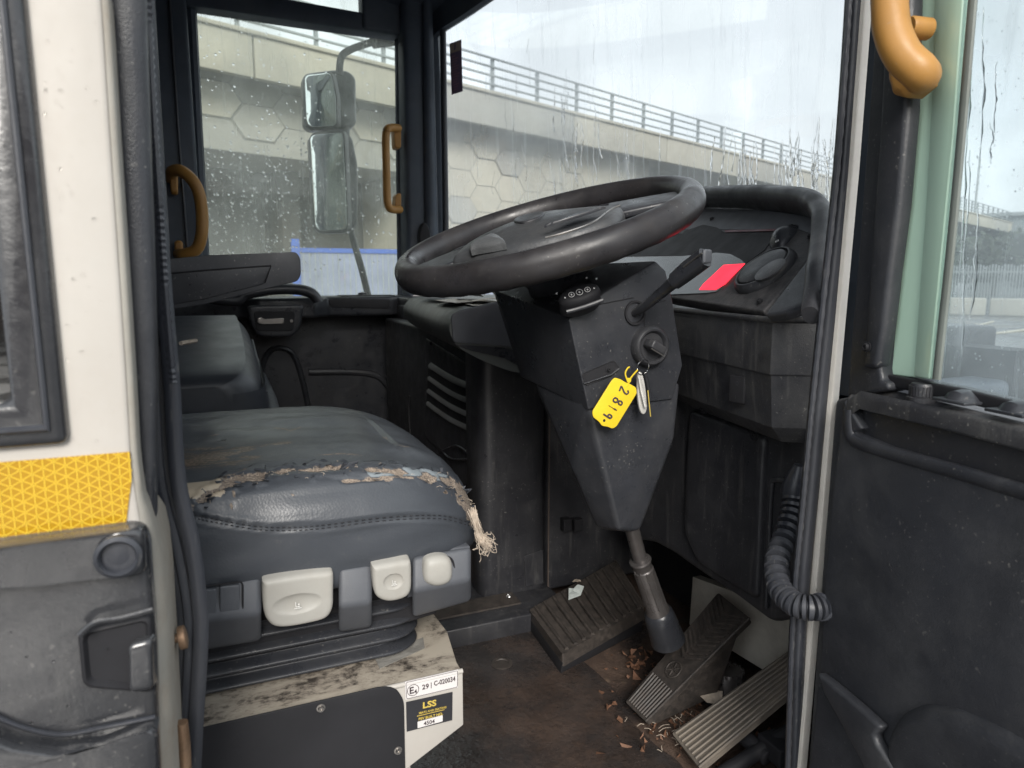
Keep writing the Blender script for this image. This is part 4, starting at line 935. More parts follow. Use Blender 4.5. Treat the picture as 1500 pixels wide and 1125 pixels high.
mk('valance_end', pad(roundpoly([V(.235,.785,-.34), V(.235,1.2,-.34), V(.225,1.2,-.39), V(.225,.785,-.39)], .01), V(1,0,0), .03, .008), M['grey'], seat)
def vpad(nm, pts, off, th, fil, mat, r=.006, parent=None, **k): return mk(nm, pad(roundpoly([hit(x, y, 'Y', YV+off) for x, y in pts], r), V(0,-1,-.12), th, fil, **k), mat, parent or seat)
cA = hit(436,886,'Y',YV-.01)
def dishA(q):
    dx = (q.x-cA.x)/.026; dz = (q.z-cA.z)/.0115; r2 = dx*dx+dz*dz; return -.0035*max(0, 1-r2)**.8
l1 = mk('tilt_lever', pad(resample(spline([hit(x, y, 'Y', YV-.008) for x, y in ((385,858),(387,853),(420,847),(455,842),(482,840),(489,843),(489,870),(488,893),(478,908),(450,916),(420,921),(402,920),(392,912),(387,900),(385,880))], 4, closed=True), 110), V(0,-1,-.25), .022, .006, dish=dishA, rings=30), M['lever'], seat); l1['label'] = 'large pale lever under the cushion'
cB = hit(577,853,'Y',YV-.01)
def dishB(q):
    dx = (q.x-cB.x)/.0115; dz = (q.z-cB.z)/.0095; r2 = dx*dx+dz*dz; return -.003*max(0, 1-r2)**.6
l2 = mk('slide_lever', pad(resample(spline([hit(x, y, 'Y', YV-.008) for x, y in ((546,836),(549,831),(575,826),(598,823),(603,827),(604,848),(603,866),(597,876),(582,882),(566,883),(553,877),(548,864))], 4, closed=True), 100), V(0,-1,-.25), .024, .006, dish=dishB, rings=26), M['lever'], seat); l2['label'] = 'smaller pale square lever'
k1 = mk('rocker_knob', pad(resample(spline([hit(x, y, 'Y', YV-.010) for x, y in ((622,832),(627,821),(643,816),(658,818),(664,828),(664,846),(658,856),(642,861),(628,858),(622,850))], 4, closed=True), 90), V(0,-1,-.05), .014, .007, crown=.0035), M['lever'], seat); k1['label'] = 'pale rounded height rocker'
mk('knob_surround', tube(resample(spline([hit(x, y, 'Y', YV-.002) for x, y in ((621,832),(626,820),(643,815),(659,817),(665,828),(665,847),(659,858),(642,863),(627,860),(621,851))], 4, closed=True), 60), (.0012,.0012), 6, closed=True), M['shadowblack'], seat)
# embossed icons
def glyph_seat(c0, s):
    e1 = V(1,0,.0).normalized(); e2 = V(0,0,1); f = lambda x, y: c0+e1*x*s+e2*y*s
    return join(tube([f(-.5,.9), f(-.5,-.3), f(.5,-.3)], s*.13, 6), tube([f(-.9,-.75), f(.9,-.75)], s*.1, 6), lathe(f(.25,.3), V(0,-1,0), [(s*.22,0),(s*.22,.0004),(0,.0004)], 12))
mk('embossed_icon', glyph_seat(cA+V(0,.0068,0)+V(0,-.0085,0), .0042), M['iconpale'], l1)
mk('embossed_icon', glyph_seat(cB+V(0,.0065,0)+V(0,-.008,0), .0036), M['iconpale'], l2)
# switch blanks in the left block
for x0_, x1_, ya, yb in ((290,317,866,906),(322,351,860,901)):
    vpad('switch_blank', [(x0_,ya),(x1_,ya-3),(x1_,yb-2),(x0_,yb+1)], -.0065, .004, .0012, M['grey'], .002)
fr_ = roundpoly([hit(x, y, 'Y', YV-.0055) for x, y in ((284,861),(355,852),(356,902),(284,912))], .003)
mk('switch_surround', tube(resample(fr_, 60), .0010, 6, closed=True), M['shadowblack'], seat)
# bellows
def rrect(cx, cy, a, b_, r, z, n=10):
    out = []
    for sx_, sy_, a0 in ((1,-1,-90),(1,1,0),(-1,1,90),(-1,-1,180)):
        for k in range(n+1): t = math.radians(a0+90*k/n); out.append(V(cx+sx_*(a-r)+r*math.cos(t), cy+sy_*(b_-r)+r*math.sin(t), z))
    return out
vs = []; rings_ = []
bx, by, ba, bbb = -.07, 1.04, .285, .242
zz = -.385; 
lev = []
for k in range(0, 46):
    t = k/45; ins = .007*math.cos(t*4.5*2*math.pi)-.004*t; lev.append((zz-.086*t, ins))
for z, ins in lev: vs += rrect(bx, by, ba+ins, bbb+ins, .045, z)
n_ = 44; fs = [(i*n_+k, i*n_+(k+1) % n_, (i+1)*n_+(k+1) % n_, (i+1)*n_+k) for i in range(len(lev)-1) for k in range(n_)]
o = mk('bellows', (vs, fs), M['smooth'], seat, sharp=180)
# armrest reaching forward from the hidden backrest
ar = roundpoly(HY([(200,384),(300,374),(434,369),(440,378),(441,402),(436,412),(395,422),(300,446),(200,462)], 1.30), .012)
mk('armrest', prism(ar, V(0,.075,0)), M['trim'], seat, bevel=.008, seg=4)
mk('armrest_lower_pad', prism(HY([(200,404),(300,396),(397,389),(386,416),(300,438),(200,456)], 1.298), V(0,.003,0)), M['smooth'], seat, bevel=.001)
mk('armrest_seam', tube(HY([(200,404),(300,396),(397,389),(388,414)], 1.297), .0012, 6), M['shadowblack'], seat)
mk('backrest', pad(roundpoly([V(-.30,.80,-.26), V(-.30,1.24,-.26), V(-.38,1.22,.45), V(-.38,.82,.45)], .05), V(1,0,.1), .10, .03, n=120), M['vinyl'], seat)
# ---------- steel seat box ----------
YB = .735
sb = thing('seat_box', 'scuffed cream steel seat base with black cover plate and two stickers', 'seat base', (.05, 1.0, FZ))
zt0 = -.468
front = [V(-.45,YB,zt0), V(hit(678,985,'Y',YB).x,YB,zt0), hit(679,1062,'Y',YB), hit(594,1128,'Y',YB), V(hit(594,1128,'Y',YB).x,YB,FZ), V(-.45,YB,FZ)]
mk('box_front', prism(front, V(0,.003,0)), M['white'], sb, bevel=.0012)
xr = front[1].x
mk('box_top', prism([V(-.45,YB+.001,zt0+.001), V(xr-.001,YB+.001,zt0+.001), V(xr-.001,YB+.02,zt0+.001), hit(655,925,'Z',zt0+.001), V(.24,1.26,zt0+.001), V(-.45,1.26,zt0+.001)], V(0,0,-.003)), M['boxtop'], sb, bevel=.001)
mk('box_edge', tube([V(-.45,YB+.0015,zt0), V(xr,YB+.0015,zt0)], .003, 10), M['white'], sb)
mk('box_side', bb(xr-.07, xr-.066, YB+.004, 1.26, FZ, zt0-.002), M['whitedirty'], sb)
mk('box_end', prism([V(xr-.003,YB+.003,zt0-.002), V(xr-.003,YB+.003,hit(679,1062,'Y',YB).z), V(xr-.003,1.26,hit(679,1062,'Y',YB).z), V(xr-.003,1.26,zt0-.002)], V(.002,0,0)), M['whitedirty'], sb)
cpz = HY([(230,1083),(290,1068),(560,1006),(580,1008),(592,1026),(594,1128)], YB-.003)
cp_pts = [cpz[0], cpz[1], cpz[2], cpz[3], cpz[4], cpz[5], V(cpz[5].x, YB-.003, FZ), V(-.4, YB-.003, FZ), V(-.4, YB-.003, cpz[0].z)]
cpo = mk('cover_plate', prism(roundpoly(cp_pts, .008), V(0,.0025,0)), M['shadowblack'], sb, bevel=.0008)
for x, y in ((470,1037),(583,1099)): mk('screw', screw(hit(x, y, 'Y', YB-.003), V(0,-1,0), .0032), M['steel'], cpo)
tp = [hit(x, y, 'Z', zt0+.0015) for x, y in ((548,962),(620,934),(622,950),(556,980))]
mk('clear_tape', prism(tp, V(0,0,.0006)), surf('cloudy_tape', (.25,.24,.22), .15, var=.2, vscale=60, bump=.5, bscale=60, bdist=.004), sb)
# stickers
def sfr(P, s, t): return P[0].lerp(P[1], s).lerp(P[3].lerp(P[2], s), t)
S1 = HY([(593,999),(671,981),(670.5,1007),(594,1025)], YB-.0014)
s1 = mk('approval_sticker', prism(S1, V(0,.001,0)), M['stick'], sb); s1['label'] = 'white approval sticker reading E4 29 C-020034'
mk('border', tube(roundpoly([sfr(S1, a, b_)+V(0,-.0004,0) for a, b_ in ((.02,.04),(.99,.04),(.99,.96),(.02,.96))], .002), .0003, 5, closed=True), M['ink'], s1)
eu = (S1[1]-S1[0]); ev = (S1[0]-S1[3]); sl0 = eu.length
cc = sfr(S1, .145, .55)+V(0,-.0004,0)
mk('circle_mark', tube(ellipse_pts(cc, V(.0068,0,0), V(0,0,.0068), 32), .00035, 5, closed=True), M['ink'], s1)
mk('lettering', join(text_geo('E', .0115, cc+V(-.0048,-.0002,-.0038), eu, ev, bold=.0002), text_geo('4', .0065, cc+V(.0012,-.0002,-.0045), eu, ev, bold=.00015),
   text_geo('29', .0085, sfr(S1, .31, .64)+V(0,-.0006,0), eu, ev, bold=.0001), text_geo('C-020034', .0085, sfr(S1, .535, .58)+V(0,-.0006,0), eu, ev, bold=.0001, xs=.78),
   prism([sfr(S1, a, b_)+V(0,-.0006,0) for a, b_ in ((.478,.35),(.49,.35),(.49,.68),(.478,.68))], V(0,.0002,0))), M['ink'], s1)
S2 = HY([(595,1029),(663,1014),(662.5,1055),(596,1072)], YB-.0014)
s2 = mk('maker_sticker', prism(S2, V(0,.001,0)), M['stickb'], sb); s2['label'] = 'black sticker with yellow lettering and 4504'
eu2 = S2[1]-S2[0]; ev2 = S2[0]-S2[3]
lo = text_geo('LSS', .0105, sfr(S2, .34, .32)+V(0,-.0005,0), eu2, ev2, bold=.0003, xs=1.15)
bars_ = [prism([sfr(S2, a, t)+V(0,-.0005,0), sfr(S2, b_, t)+V(0,-.0005,0), sfr(S2, b_, t+.02)+V(0,-.0005,0), sfr(S2, a, t+.02)+V(0,-.0005,0)], V(0,.0002,0)) for a, b_, t in ((.22,.82,.535),)]
mk('lettering', join(lo, text_geo('SEATS AND SEATING', .0036, sfr(S2, .26, .49)+V(0,-.0005,0), eu2, ev2, bold=.00005), text_geo('PSV BUILT NO.', .0046, sfr(S2, .25, .70)+V(0,-.0005,0), eu2, ev2, bold=.0001), *bars_), M['logo'], s2)
nl = mk('number_label', prism(roundpoly([sfr(S2, a, b_)+V(0,-.0007,0) for a, b_ in ((.23,.74),(.78,.72),(.78,.94),(.23,.96))], .001), V(0,.0004,0)), M['stick'], s2)
mk('number_lettering', text_geo('4504', .0068, sfr(S2, .36, .91)+V(0,-.001,0), eu2, ev2, bold=.0001), M['ink'], s2)
# ---------- middle seat ----------
mseat = thing('passenger_seat', 'worn grey passenger seat cushion beyond the driver seat', 'seat', (-.1, 2.0, FZ))
pr_ = []
q0 = [(-.42,-.115),(.02,-.115),(.045,-.118),(.07,-.135),(.088,-.165),(.10,-.21),(.105,-.27),(.09,-.30),(-.42,-.30)]
sec = spline([V(x, 0, z) for x, z in q0], 6, closed=False)
vs = []; fs = []; ys = [1.58,1.582,1.59,1.605,1.63,1.66,1.70,1.76,1.9,2.1,2.2,2.24,2.255,2.26]; sc = [.70,.78,.86,.92,.96,.98,.993,1,1.01,1,.99,.97,.94,.9]
for y, s in zip(ys, sc):
    for q in sec: vs.append(V(-.15+(q.x+.15)*s, y, -.21+(q.z+.21)*s-.14*(2.2-y)*(1 if q.z > -.2 else .5)))
n_ = len(sec)
for i in range(len(ys)-1):
    for k in range(n_): fs.append((i*n_+k, i*n_+(k+1) % n_, (i+1)*n_+(k+1) % n_, (i+1)*n_+k))
fs += [tuple(range(n_)), tuple((len(ys)-1)*n_+k for k in range(n_))]
pc = mk('cushion', (vs, fs), M['vinyl'], mseat)
mk('piping', tube([V(.096,y,-.185-.14*(2.2-y)) for y in (1.66,1.8,2.0,2.2)], .003, 8), M['vinyl'], pc)
mk('scratch', tube([hit(265,503,'Z',-.114), hit(276,501,'Z',-.114), hit(287,499,'Z',-.114)], .004, 6), M['fibre'], pc)
mk('pedestal', bb(-.40, .02, 1.66, 2.22, FZ, -.30), M['shadowblack'], mseat, bevel=.01)
mk('backrest', pad(roundpoly([V(-.34,1.66,-.15), V(-.34,2.22,-.15), V(-.4,2.2,.40), V(-.4,1.68,.40)], .05), V(1,0,.1), .06, .03), M['vinyl'], mseat)
# ---------- steering wheel ----------
WC = V(.483,1.003,.070); ta, tb_ = .346, .296
WN = V(-math.sin(ta)*math.cos(tb_), -math.sin(ta)*math.sin(tb_), math.cos(ta))
sw_ = thing('steering_wheel', 'large black steering wheel with worn rim and broad padded hub', 'steering wheel', WC)
A = WN.cross(V(0,1,0)).normalized(); B = WN.cross(A)
rim = [WC+(A*math.cos(t)+B*math.sin(t))*.225 for t in [2*math.pi*k/120 for k in range(120)]]
vs = []; fs = []
for i, p_ in enumerate(rim):
    rd = (p_-WC).normalized()
    for k in range(24):
        a = 2*math.pi*k/24; rr = .0205; x = math.cos(a)*.0195; y = math.sin(a)*.0225
        if -2.6 < a-2*math.pi*0 < 9 and math.sin(a) < 0: y *= 1.0+.08*math.sin(i*math.pi*2/3.0)*.3
        vs.append(p_+rd*x+WN*y)
for i in range(120):
    for k in range(24): fs.append((i*24+k, i*24+(k+1) % 24, ((i+1) % 120)*24+(k+1) % 24, ((i+1) % 120)*24+k))
mk('rim', (vs, fs), M['wheel'], sw_)
def wp(px, py, off=0): return hp(px, py, WC+WN*off, WN)
# hub pad outline on the wheel plane
po = .022
def clampw(q, off, R=.186):
    c_ = WC+WN*off; d = q-c_; return c_+d*min(1, R/d.length)
ho = [clampw(wp(x, y, po), po) for x, y in ((656,383),(661,375),(693,351),(747,329),(800,312),(855,305),(905,301),(912,304),(902,317),(876,334),(815,355),(745,375),(690,388))]
hub = mk('hub_pad', pad(resample(spline(ho, 5, closed=True), 140), WN, .022, .012, crown=.016, n=140, rings=20), surf('hub_vinyl', (.05,.053,.058), .38, dust=.2, up=1.3, bump=.5, bscale=350, specks=.3), sw_)
def wpad(nm, pts, off, th, fil, mat, crown=0, parent=None, n=80): return mk(nm, pad(resample(spline([clampw(wp(x, y, off), off, .184) for x, y in pts], 5, closed=True), n), WN, th, fil, crown=crown, n=n, rings=10), mat, parent or sw_)
wpad('grip_pad', [(658,381),(664,373),(693,353),(722,342),(736,348),(728,362),(706,377),(676,385)], .033, .012, .005, surf('leather_grain', (.10,.105,.11), .4, dust=.3, dustcol=(.2,.2,.2), bump=.8, bscale=420), .005)
wpad('spoke_recess', [(800,345),(812,330),(845,312),(885,302),(905,302),(893,314),(860,332),(820,346)], .041, .004, .003, M['smooth'])
mk('spoke_edge', tube(spline([wp(x, y, .045) for x, y in ((799,348),(830,340),(868,326),(893,308),(908,301))], 6), .0012, 8), M['steel'], sw_)
wpad('hub_badge', [(752,322),(765,315),(790,309),(797,311),(788,318),(765,325)], .040, .006, .002, M['black'])
# spokes to rim
for sgn, wdt_ in ((1,.05),(-1,.05)):
    d = (wp(1000,290,0)-WC).normalized() if sgn > 0 else (wp(602,405,0)-WC).normalized(); s_ = WN.cross(d)
    mk('spoke', hull([WC+d*.10+s_*wdt_+WN*a for a in (0,.012)]+[WC+d*.10-s_*wdt_+WN*a for a in (0,.012)]+[WC+d*.215+s_*wdt_*.75+WN*a for a in (-.006,.006)]+[WC+d*.215-s_*wdt_*.75+WN*a for a in (-.006,.006)]), M['smooth'], sw_, bevel=.004)
mk('hub_base', lathe(WC-WN*.012, WN, [(.10,-.03),(.16,-.016),(.188,-.002),(.186,.006),(.0,.012)], 64), M['smooth'], sw_)
mk('hub_boss', lathe(WC, -WN, [(.06,-.01),(.075,.02),(.07,.05),(.05,.08),(.05,.11)], 32), M['smooth'], sw_)
# ---------- column shroud ----------
col = thing('steering_column', 'black steering column shroud with stalk and ignition lock', 'steering column', (.6, 1.0, FZ))
Yn = .87; Yb = 1.14
def Yx(p_, y): return V(p_.x, y, p_.z)
tops = [hit(833,467,'Y',Yn), hit(862,600,'Y',Yn), hit(975,396,'Y',Yn+.005), hit(985,440,'Y',Yn), hit(1000,535,'Y',Yn+.004), hit(985,585,'Y',Yn+.006), hit(960,382,'Y',Yn+.012), hit(884,430,'Y',Yn)]
a0 = hit(722,425,'X',.452); a1 = hit(775,556,'X',.475); 
bk = [V(a0.x, Yb, a0.z), V(a1.x, Yb-.06, a1.z), V(.60,Yb,.0), V(.66,Yb,-.17), V(.55,1.0,.02)]
mk('upper_shroud', hull(tops+[a0, a1]+bk), M['smooth'], col, bevel=.009, seg=4, bang=18)
lowp = [hit(858,585,'Y',Yn+.004), hit(907,778,'Y',Yn+.01), hit(938,780,'Y',Yn+.012), hit(990,640,'Y',Yn+.01), hit(998,560,'Y',Yn+.01), a1+V(.004,-.005,.002), hit(838,690,'Y',.93), hit(873,775,'Y',.93), V(.66,1.08,-.16), V(.64,1.0,-.39), V(.58,.99,-.39)]
mk('lower_shroud', hull(lowp), M['smooth'], col, bevel=.008, seg=4, bang=18)
mk('shroud_seam', tube([hit(861,456,'Y',Yn-.0), hit(862,449,'Y',Yn-.0006), hit(928,436,'Y',Yn-.0006)], .0008, 6), M['shadowblack'], col)
mk('shroud_seam', tube([hit(975,440,'Y',Yn-.0005), hit(944,448,'Y',Yn-.0005), hit(944,490,'Y',Yn-.0005)], .0006, 6), M['shadowblack'], col)
mk('release_slot', pad(roundpoly(HY([(852,548),(900,528),(908,538),(898,550),(858,566)], Yn-.0012), .003), V(0,-1,0), .004, .0012, dish=lambda q: -.001), M['shadowblack'], col)
mk('slot_lip', tube(HY([(855,562),(895,549),(907,540)], Yn-.002), .0012, 8), M['smooth'], col)
mk('slot_screw', screw(hit(891,541,'Y',Yn-.001), V(0,-1,0), .0028), M['shadowblack'], col)
# ignition barrel
ic = hit(953,507,'Y',Yn-.004)
ig = mk('ignition_barrel', lathe(ic, V(0,-1,0), [(.031,-.01),(.031,.0),(.029,.006),(.026,.0085),(.0235,.0085),(.021,.006),(.020,.003),(0,.003)], 40), M['black'], col)
R_ = Matrix.Rotation(math.radians(28), 3, 'Y')
# stalk
st_ = [hit(930,458,'Y',Yn), hit(948,446,'Y',.84), hit(978,421,'Y',.80), hit(988,412,'Y',.785), hit(1005,398,'Y',.765), hit(1033,377,'Y',.735)]
mk('stalk_socket', lathe(st_[0]+V(0,-.001,0), V(0,-1,0), [(.018,-.008),(.018,.002),(.015,.002),(.014,-.002),(0,-.003)], 32), M['shadowblack'], col)
sk_ = mk('stalk', join(tube(spline(st_[:4], 5), [(.0062+.0002*i) for i in range(16)], 14), tube(st_[3:], [(.0115,.0085),(.013,.0095),(.013,.0095)], 18, ex=3.2, flat=V(.2,.3,1))), M['smooth'], col)
mk('stalk_button', box(st_[5]+V(.0,-.003,.001), (.018,.006,.018), Matrix.Rotation(math.radians(20), 3, 'Z')), M['grey'], sk_, bevel=.003)
mk('stalk_edge', tube([st_[4]+V(-.009,-.006,.006), st_[5]+V(-.010,-.006,.005)], .0012, 6), M['steel'], sk_)
# switch pod
pc_ = hit(848,428,'Y',.848); pn = V(-.42,-.62,.66).normalized(); pu = V(1,-.1,.10); pu = (pu-pn*pu.dot(pn)).normalized(); pv = pn.cross(pu)
pod = mk('switch_pod', pad(ellipse_pts(pc_, pu*.030, pv*.017, 72), pn, .03, .008, crown=.003), M['shadowblack'], col)
gs = []
for k, (u_, r_) in enumerate(((-.021,.0016),(-.0115,.0038),(0,.0045),(.0115,.0038),(.021,.0016))):
    c0 = pc_+pu*u_+pv*-.003+pn*(.0035 if abs(u_) < .02 else .0015)
    if r_ > .002: gs.append(tube(ellipse_pts(c0, pu*r_, pv*r_*1.1, 20), .0004, 5, closed=True)); gs.append(tube([c0-pv*.0016, c0+pv*.0016], .0006, 5)); gs.append(tube([c0-pu*.0012, c0+pu*.0012], .0005, 5))
    else: gs += [tube([c0-pu*.001, c0+pu*.0012], .0006, 5), tube([c0-pv*.001, c0+pv*.0012], .0006, 5)]
for u_, v_ in ((-.029,.009),(.018,.019),(.030,.012)):
    c0 = pc_+pu*u_+pv*v_+pn*.001; gs += [tube([c0-pu*.0015, c0+pu*.0015+pv*.001], .0006, 5), tube([c0-pv*.0015, c0+pv*.0015], .0006, 5)]
mk('pod_icons', join(*gs), M['icon'], pod)
mk('pod_lip', tube([pc_+pu*a*.026+pv*(-.021-.003*math.cos(a))+pn*-.004 for a in (-1,-.5,0,.5,1)], .003, 8), M['smooth'], col)
# lower shaft and boot
s0 = hit(925,772,'Y',.97); s1_ = hit(938,822,'Y',.98); s2_ = hit(966,902,'Y',.985); s3_ = hit(978,960,'Y',.99)
mk('upper_shaft', tube([s0, s1_+(s2_-s1_)*.05], .0125, 20), M['shaft'], col)
dsh = (s2_-s1_).normalized()
ls = s1_-dsh*.004; lnn = (s2_-s1_).length
mk('splined_shaft', lathe(ls, dsh, [(.013,0),(.019,.001),(.020,.004),(.017,.008),(.0165,.02),(.0185,.022),(.019,lnn*.5),(.0195,lnn*.85),(.022,lnn*.92),(.022,lnn),(.018,lnn+.004)], 28), M['shaft'], col)
gs = [tube([ls+dsh*.024+(V(1,0,0)*math.cos(a)+V(0,-1,0)*math.sin(a))*.0185, ls+dsh*lnn*.85+(V(1,0,0)*math.cos(a)+V(0,-1,0)*math.sin(a))*.0195], .0016, 6) for a in [k*math.pi/5 for k in range(10)]]
mk('shaft_splines', join(*gs), M['shaft'], col)
mk('shaft_boot', lathe(s2_-dsh*.012, dsh, [(.022,0),(.026,.004),(.028,.02),(.030,.05),(.031,.065),(.032,.07)], 32), M['smooth'], col)
# ---------- key, ring and tag ----------
ky = thing('ignition_key', 'black headed key in the ignition lock with steel ring', 'key', ic)
kb_ = ic+V(0,-.012,0)
mk('key_head', box(kb_, (.030,.020,.013), R_ @ Matrix.Rotation(.15,3,'Z')), M['black'], ky, bevel=.003)
mk('key_edge', tube([kb_+R_ @ V(-.012,-.011,-.0075), kb_+R_ @ V(.014,-.011,-.0075)], .0009, 6), M['steel'], ky)
rc_ = hit(942,538,'Y',Yn-.022); mk('key_ring', tube(ellipse_pts(rc_, V(.0112,.002,0), V(0,-.002,.0112), 40), .0008, 8, closed=True), M['chrome'], ky)
mk('spare_key', pad(resample(spline(HY([(935,548),(940,546),(944,560),(947,585),(947,602),(942,607),(937,598),(934,575)], Yn-.02), 4, closed=True), 50), V(0,-1,0), .003, .001, n=50), M['keysteel'], ky)
mk('spare_key_blade', tube(HY([(949,572),(951,592),(953,610)], Yn-.018), (.0016,.0008), 6), M['logo'], ky)
mk('second_spare_key', tube(HY([(936,550),(941,572),(946,596)], Yn-.026), [(.0016,.001),(.0032,.001),(.0022,.001)], 8, flat=V(1,0,0)), M['keysteel'], ky)
mk('fob_strap', tube(HY([(944,545),(948,560),(950,574)], Yn-.014), .003, 10), M['shadowblack'], ky)
yt_ = Yn-.024
def ty(pts, dy=0): return [hit(x, y, 'Y', yt_+dy) for x, y in pts]
kt = thing('key_tag', 'yellow plastic key tag with handwritten 2819 hanging from the ring', 'key tag', rc_)
out_ = [(901,553),(910,556),(916,560),(924,563),(932,568),(933,576),(903,625),(897,628),(890,625),(882,624),(878,618),(869,611),(868,603),(896,558)]
tg = mk('tag_plate', prism(resample(roundpoly(ty(out_), .0025), 90), V(0,.0022,0)), M['tagy'], kt, bevel=.0005)
mk('tag_neck', join(tube(spline(ty([(919,566),(924,554),(934,542)], .001), 5), (.0022,.0012), 8), tube(spline(ty([(921,562),(916,548),(919,540),(922,538)], .001), 5), (.0016,.0012), 8), lathe(ty([(921,557)])[0], V(0,-1,0), [(.0035,-.001),(.0035,.001),(0,.001)], 14)), M['tagy'], kt)
mk('tag_hole', lathe(ty([(885,616)])[0]+V(0,-.0001,0), V(0,-1,0), [(.0021,0),(.0021,.0002),(0,.0002)], 16), M['shadowblack'], kt)
def stroke(c0, s, pts, k=1):
    e1 = V(-.50,0,-.86); e2 = V(.86,0,-.50)
    return tube(spline([c0+e1*x*s*.85+e2*y*s+V(0,-.0002,0) for x, y in pts], 5), (.0013,.00025), 8, flat=V(1,0,0) if 0 else e2)
g2 = [(-.4,.6),(-.1,.95),(.35,.75),(.3,.25),(-.1,-.3),(-.45,-.85),(.1,-.8),(.55,-.75)]
g8 = [(.05,.05),(-.35,.4),(-.2,.9),(.25,.9),(.35,.45),(-.1,.0),(-.4,-.4),(-.3,-.85),(.2,-.95),(.45,-.5),(.05,.05)]
g1 = [(0,.95),(0,-.95)]; g9 = [(.3,.5),(.2,.9),(-.2,.9),(-.35,.4),(-.05,.1),(.3,.35),(.35,.8),(.32,.1),(.25,-.9)]
cs = [(914,574),(904,591),(895.5,602),(888,608)]
cs = ty([(914,572),(905,588),(897.5,597.5),(890,608)], -.0006)
mk('handwriting', join(stroke(cs[0], .0088, g2), stroke(cs[1], .0085, g8), stroke(cs[2], .0085, g1), stroke(cs[3], .008, g9)), M['ink'], tg)
# ---------- dashboard ----------
dash = thing('dashboard', 'black dashboard with rolled centre console edge and slatted vent panel', 'dashboard', (.8, 1.7, FZ))
yA, yBf = 1.35, 2.42; xA, xBf = .436, .575
sec = [(.40,-.068),(.12,-.062),(.05,-.062),(.018,-.072),(.0,-.098),(.006,-.125),(.03,-.15),(.10,-.185),(.18,-.205),(.40,-.21)]
sp_ = spline([V(x,0,z) for x, z in sec], 6); vs = []; fs = []
ys = [yA, yA+.004, yA+.3, 1.9, 2.15, 2.3, 2.38, 2.42]
for y in ys:
    t = (y-yA)/(yBf-yA); x0_ = xA+(xBf-xA)*t + (0 if y < 2.1 else (y-2.1)**2*1.2)
    for q in sp_: vs.append(V(x0_+q.x, y, q.z+.0*t))
n_ = len(sp_); fs = [(i*n_+k, i*n_+k+1, (i+1)*n_+k+1, (i+1)*n_+k) for i in range(len(ys)-1) for k in range(n_-1)]; fs += [tuple(range(n_))]
mk('console_roll', (vs, fs), M['rollsheen'], dash)
ec = roundpoly(HY([(661,462),(672,455),(735,440),(762,440),(770,515),(745,508),(664,502)], yA-.004), .008)
mk('console_end_cap', pad(ec, V(0,-1,0), .006, .003, n=90), M['grey'], dash)
mk('end_cap_lower', pad(roundpoly(HY([(664,504),(745,510),(775,520),(775,545),(745,526),(690,514)], yA-.003), .004), V(0,-1,0), .02, .003), M['smooth'], dash)
mk('top_deck', prism([V(.82,.80,-.075), V(1.12,.70,-.075), V(1.22,1.6,-.075), V(1.12,2.6,-.075), V(.70,2.66,-.075), V(.62,2.60,-.075), V(.7,1.3,-.075)], V(0,0,-.05)), M['smooth'], dash, bevel=.008)
# vent wall
XV = .575
mk('vent_wall', join(bb(XV, XV+.06, 1.46, 2.56, FZ, -.15), bb(.62,1.0,1.5,2.66,FZ+.01,-.1)), M['kick'], dash, bevel=.01)
def vx(x, y, off=0): return hit(x, y, 'X', XV-off)
mk('vent_panel', pad(roundpoly([vx(x, y, .004) for x, y in ((622,495),(704,545),(704,720),(622,640))], .008), V(-1,0,0), .01, .003), M['kick'], dash)
mk('vent_backing', prism([vx(x, y, .0065) for x, y in ((627,540),(700,568),(698,632),(625,592))], V(.001,0,0)), M['shadowblack'], dash)
for k in range(4):
    t = k/3
    a = vx(627-1*k, 535+18.5*k, .012); b_ = vx(703-1.5*k, 575+19.5*k-(0 if k else 2), .012)
    m_ = a.lerp(b_, .5)+V(0,0,-.008); pts = spline([a, m_, b_], 6)
    vs = []; 
    for p_ in pts: vs += [p_, p_+V(.0,0,-.0065), p_+V(.014,0,.010), p_+V(.014,0,.0145)]
    fs = [(i*4+j, i*4+(j+1) % 4, i*4+4+(j+1) % 4, i*4+4+j) for i in range(len(pts)-1) for j in range(4)]+[(0,1,2,3)]
    mk('vent_louvre', (vs, fs), M['louvre'], dash, sharp=50)
for x, y in ((606,642),(706,547),(632,503)): mk('panel_screw', screw(vx(x, y, .005), V(-1,0,0), .004), M['shadowblack'], dash)
mk('wire_clip', tube(spline([vx(x, y, .012) for x, y in ((600,580),(599,600),(601,635),(606,645),(612,646))], 5), .003, 8), M['shadowblack'], dash)
# loop holder
lq = [hit(x, y, 'X', XV-.02) for x, y in ((649,660),(668,653),(686,664),(690,672),(662,672),(651,664))]
mk('cup_clip', join(tube(resample(spline(lq, 5, closed=True), 50), .0028, 8, closed=True), prism([vx(660,672,.008), vx(690,672,.008), vx(688,712,.008), vx(668,705,.008)], V(.004,0,0))), M['smooth'], dash)
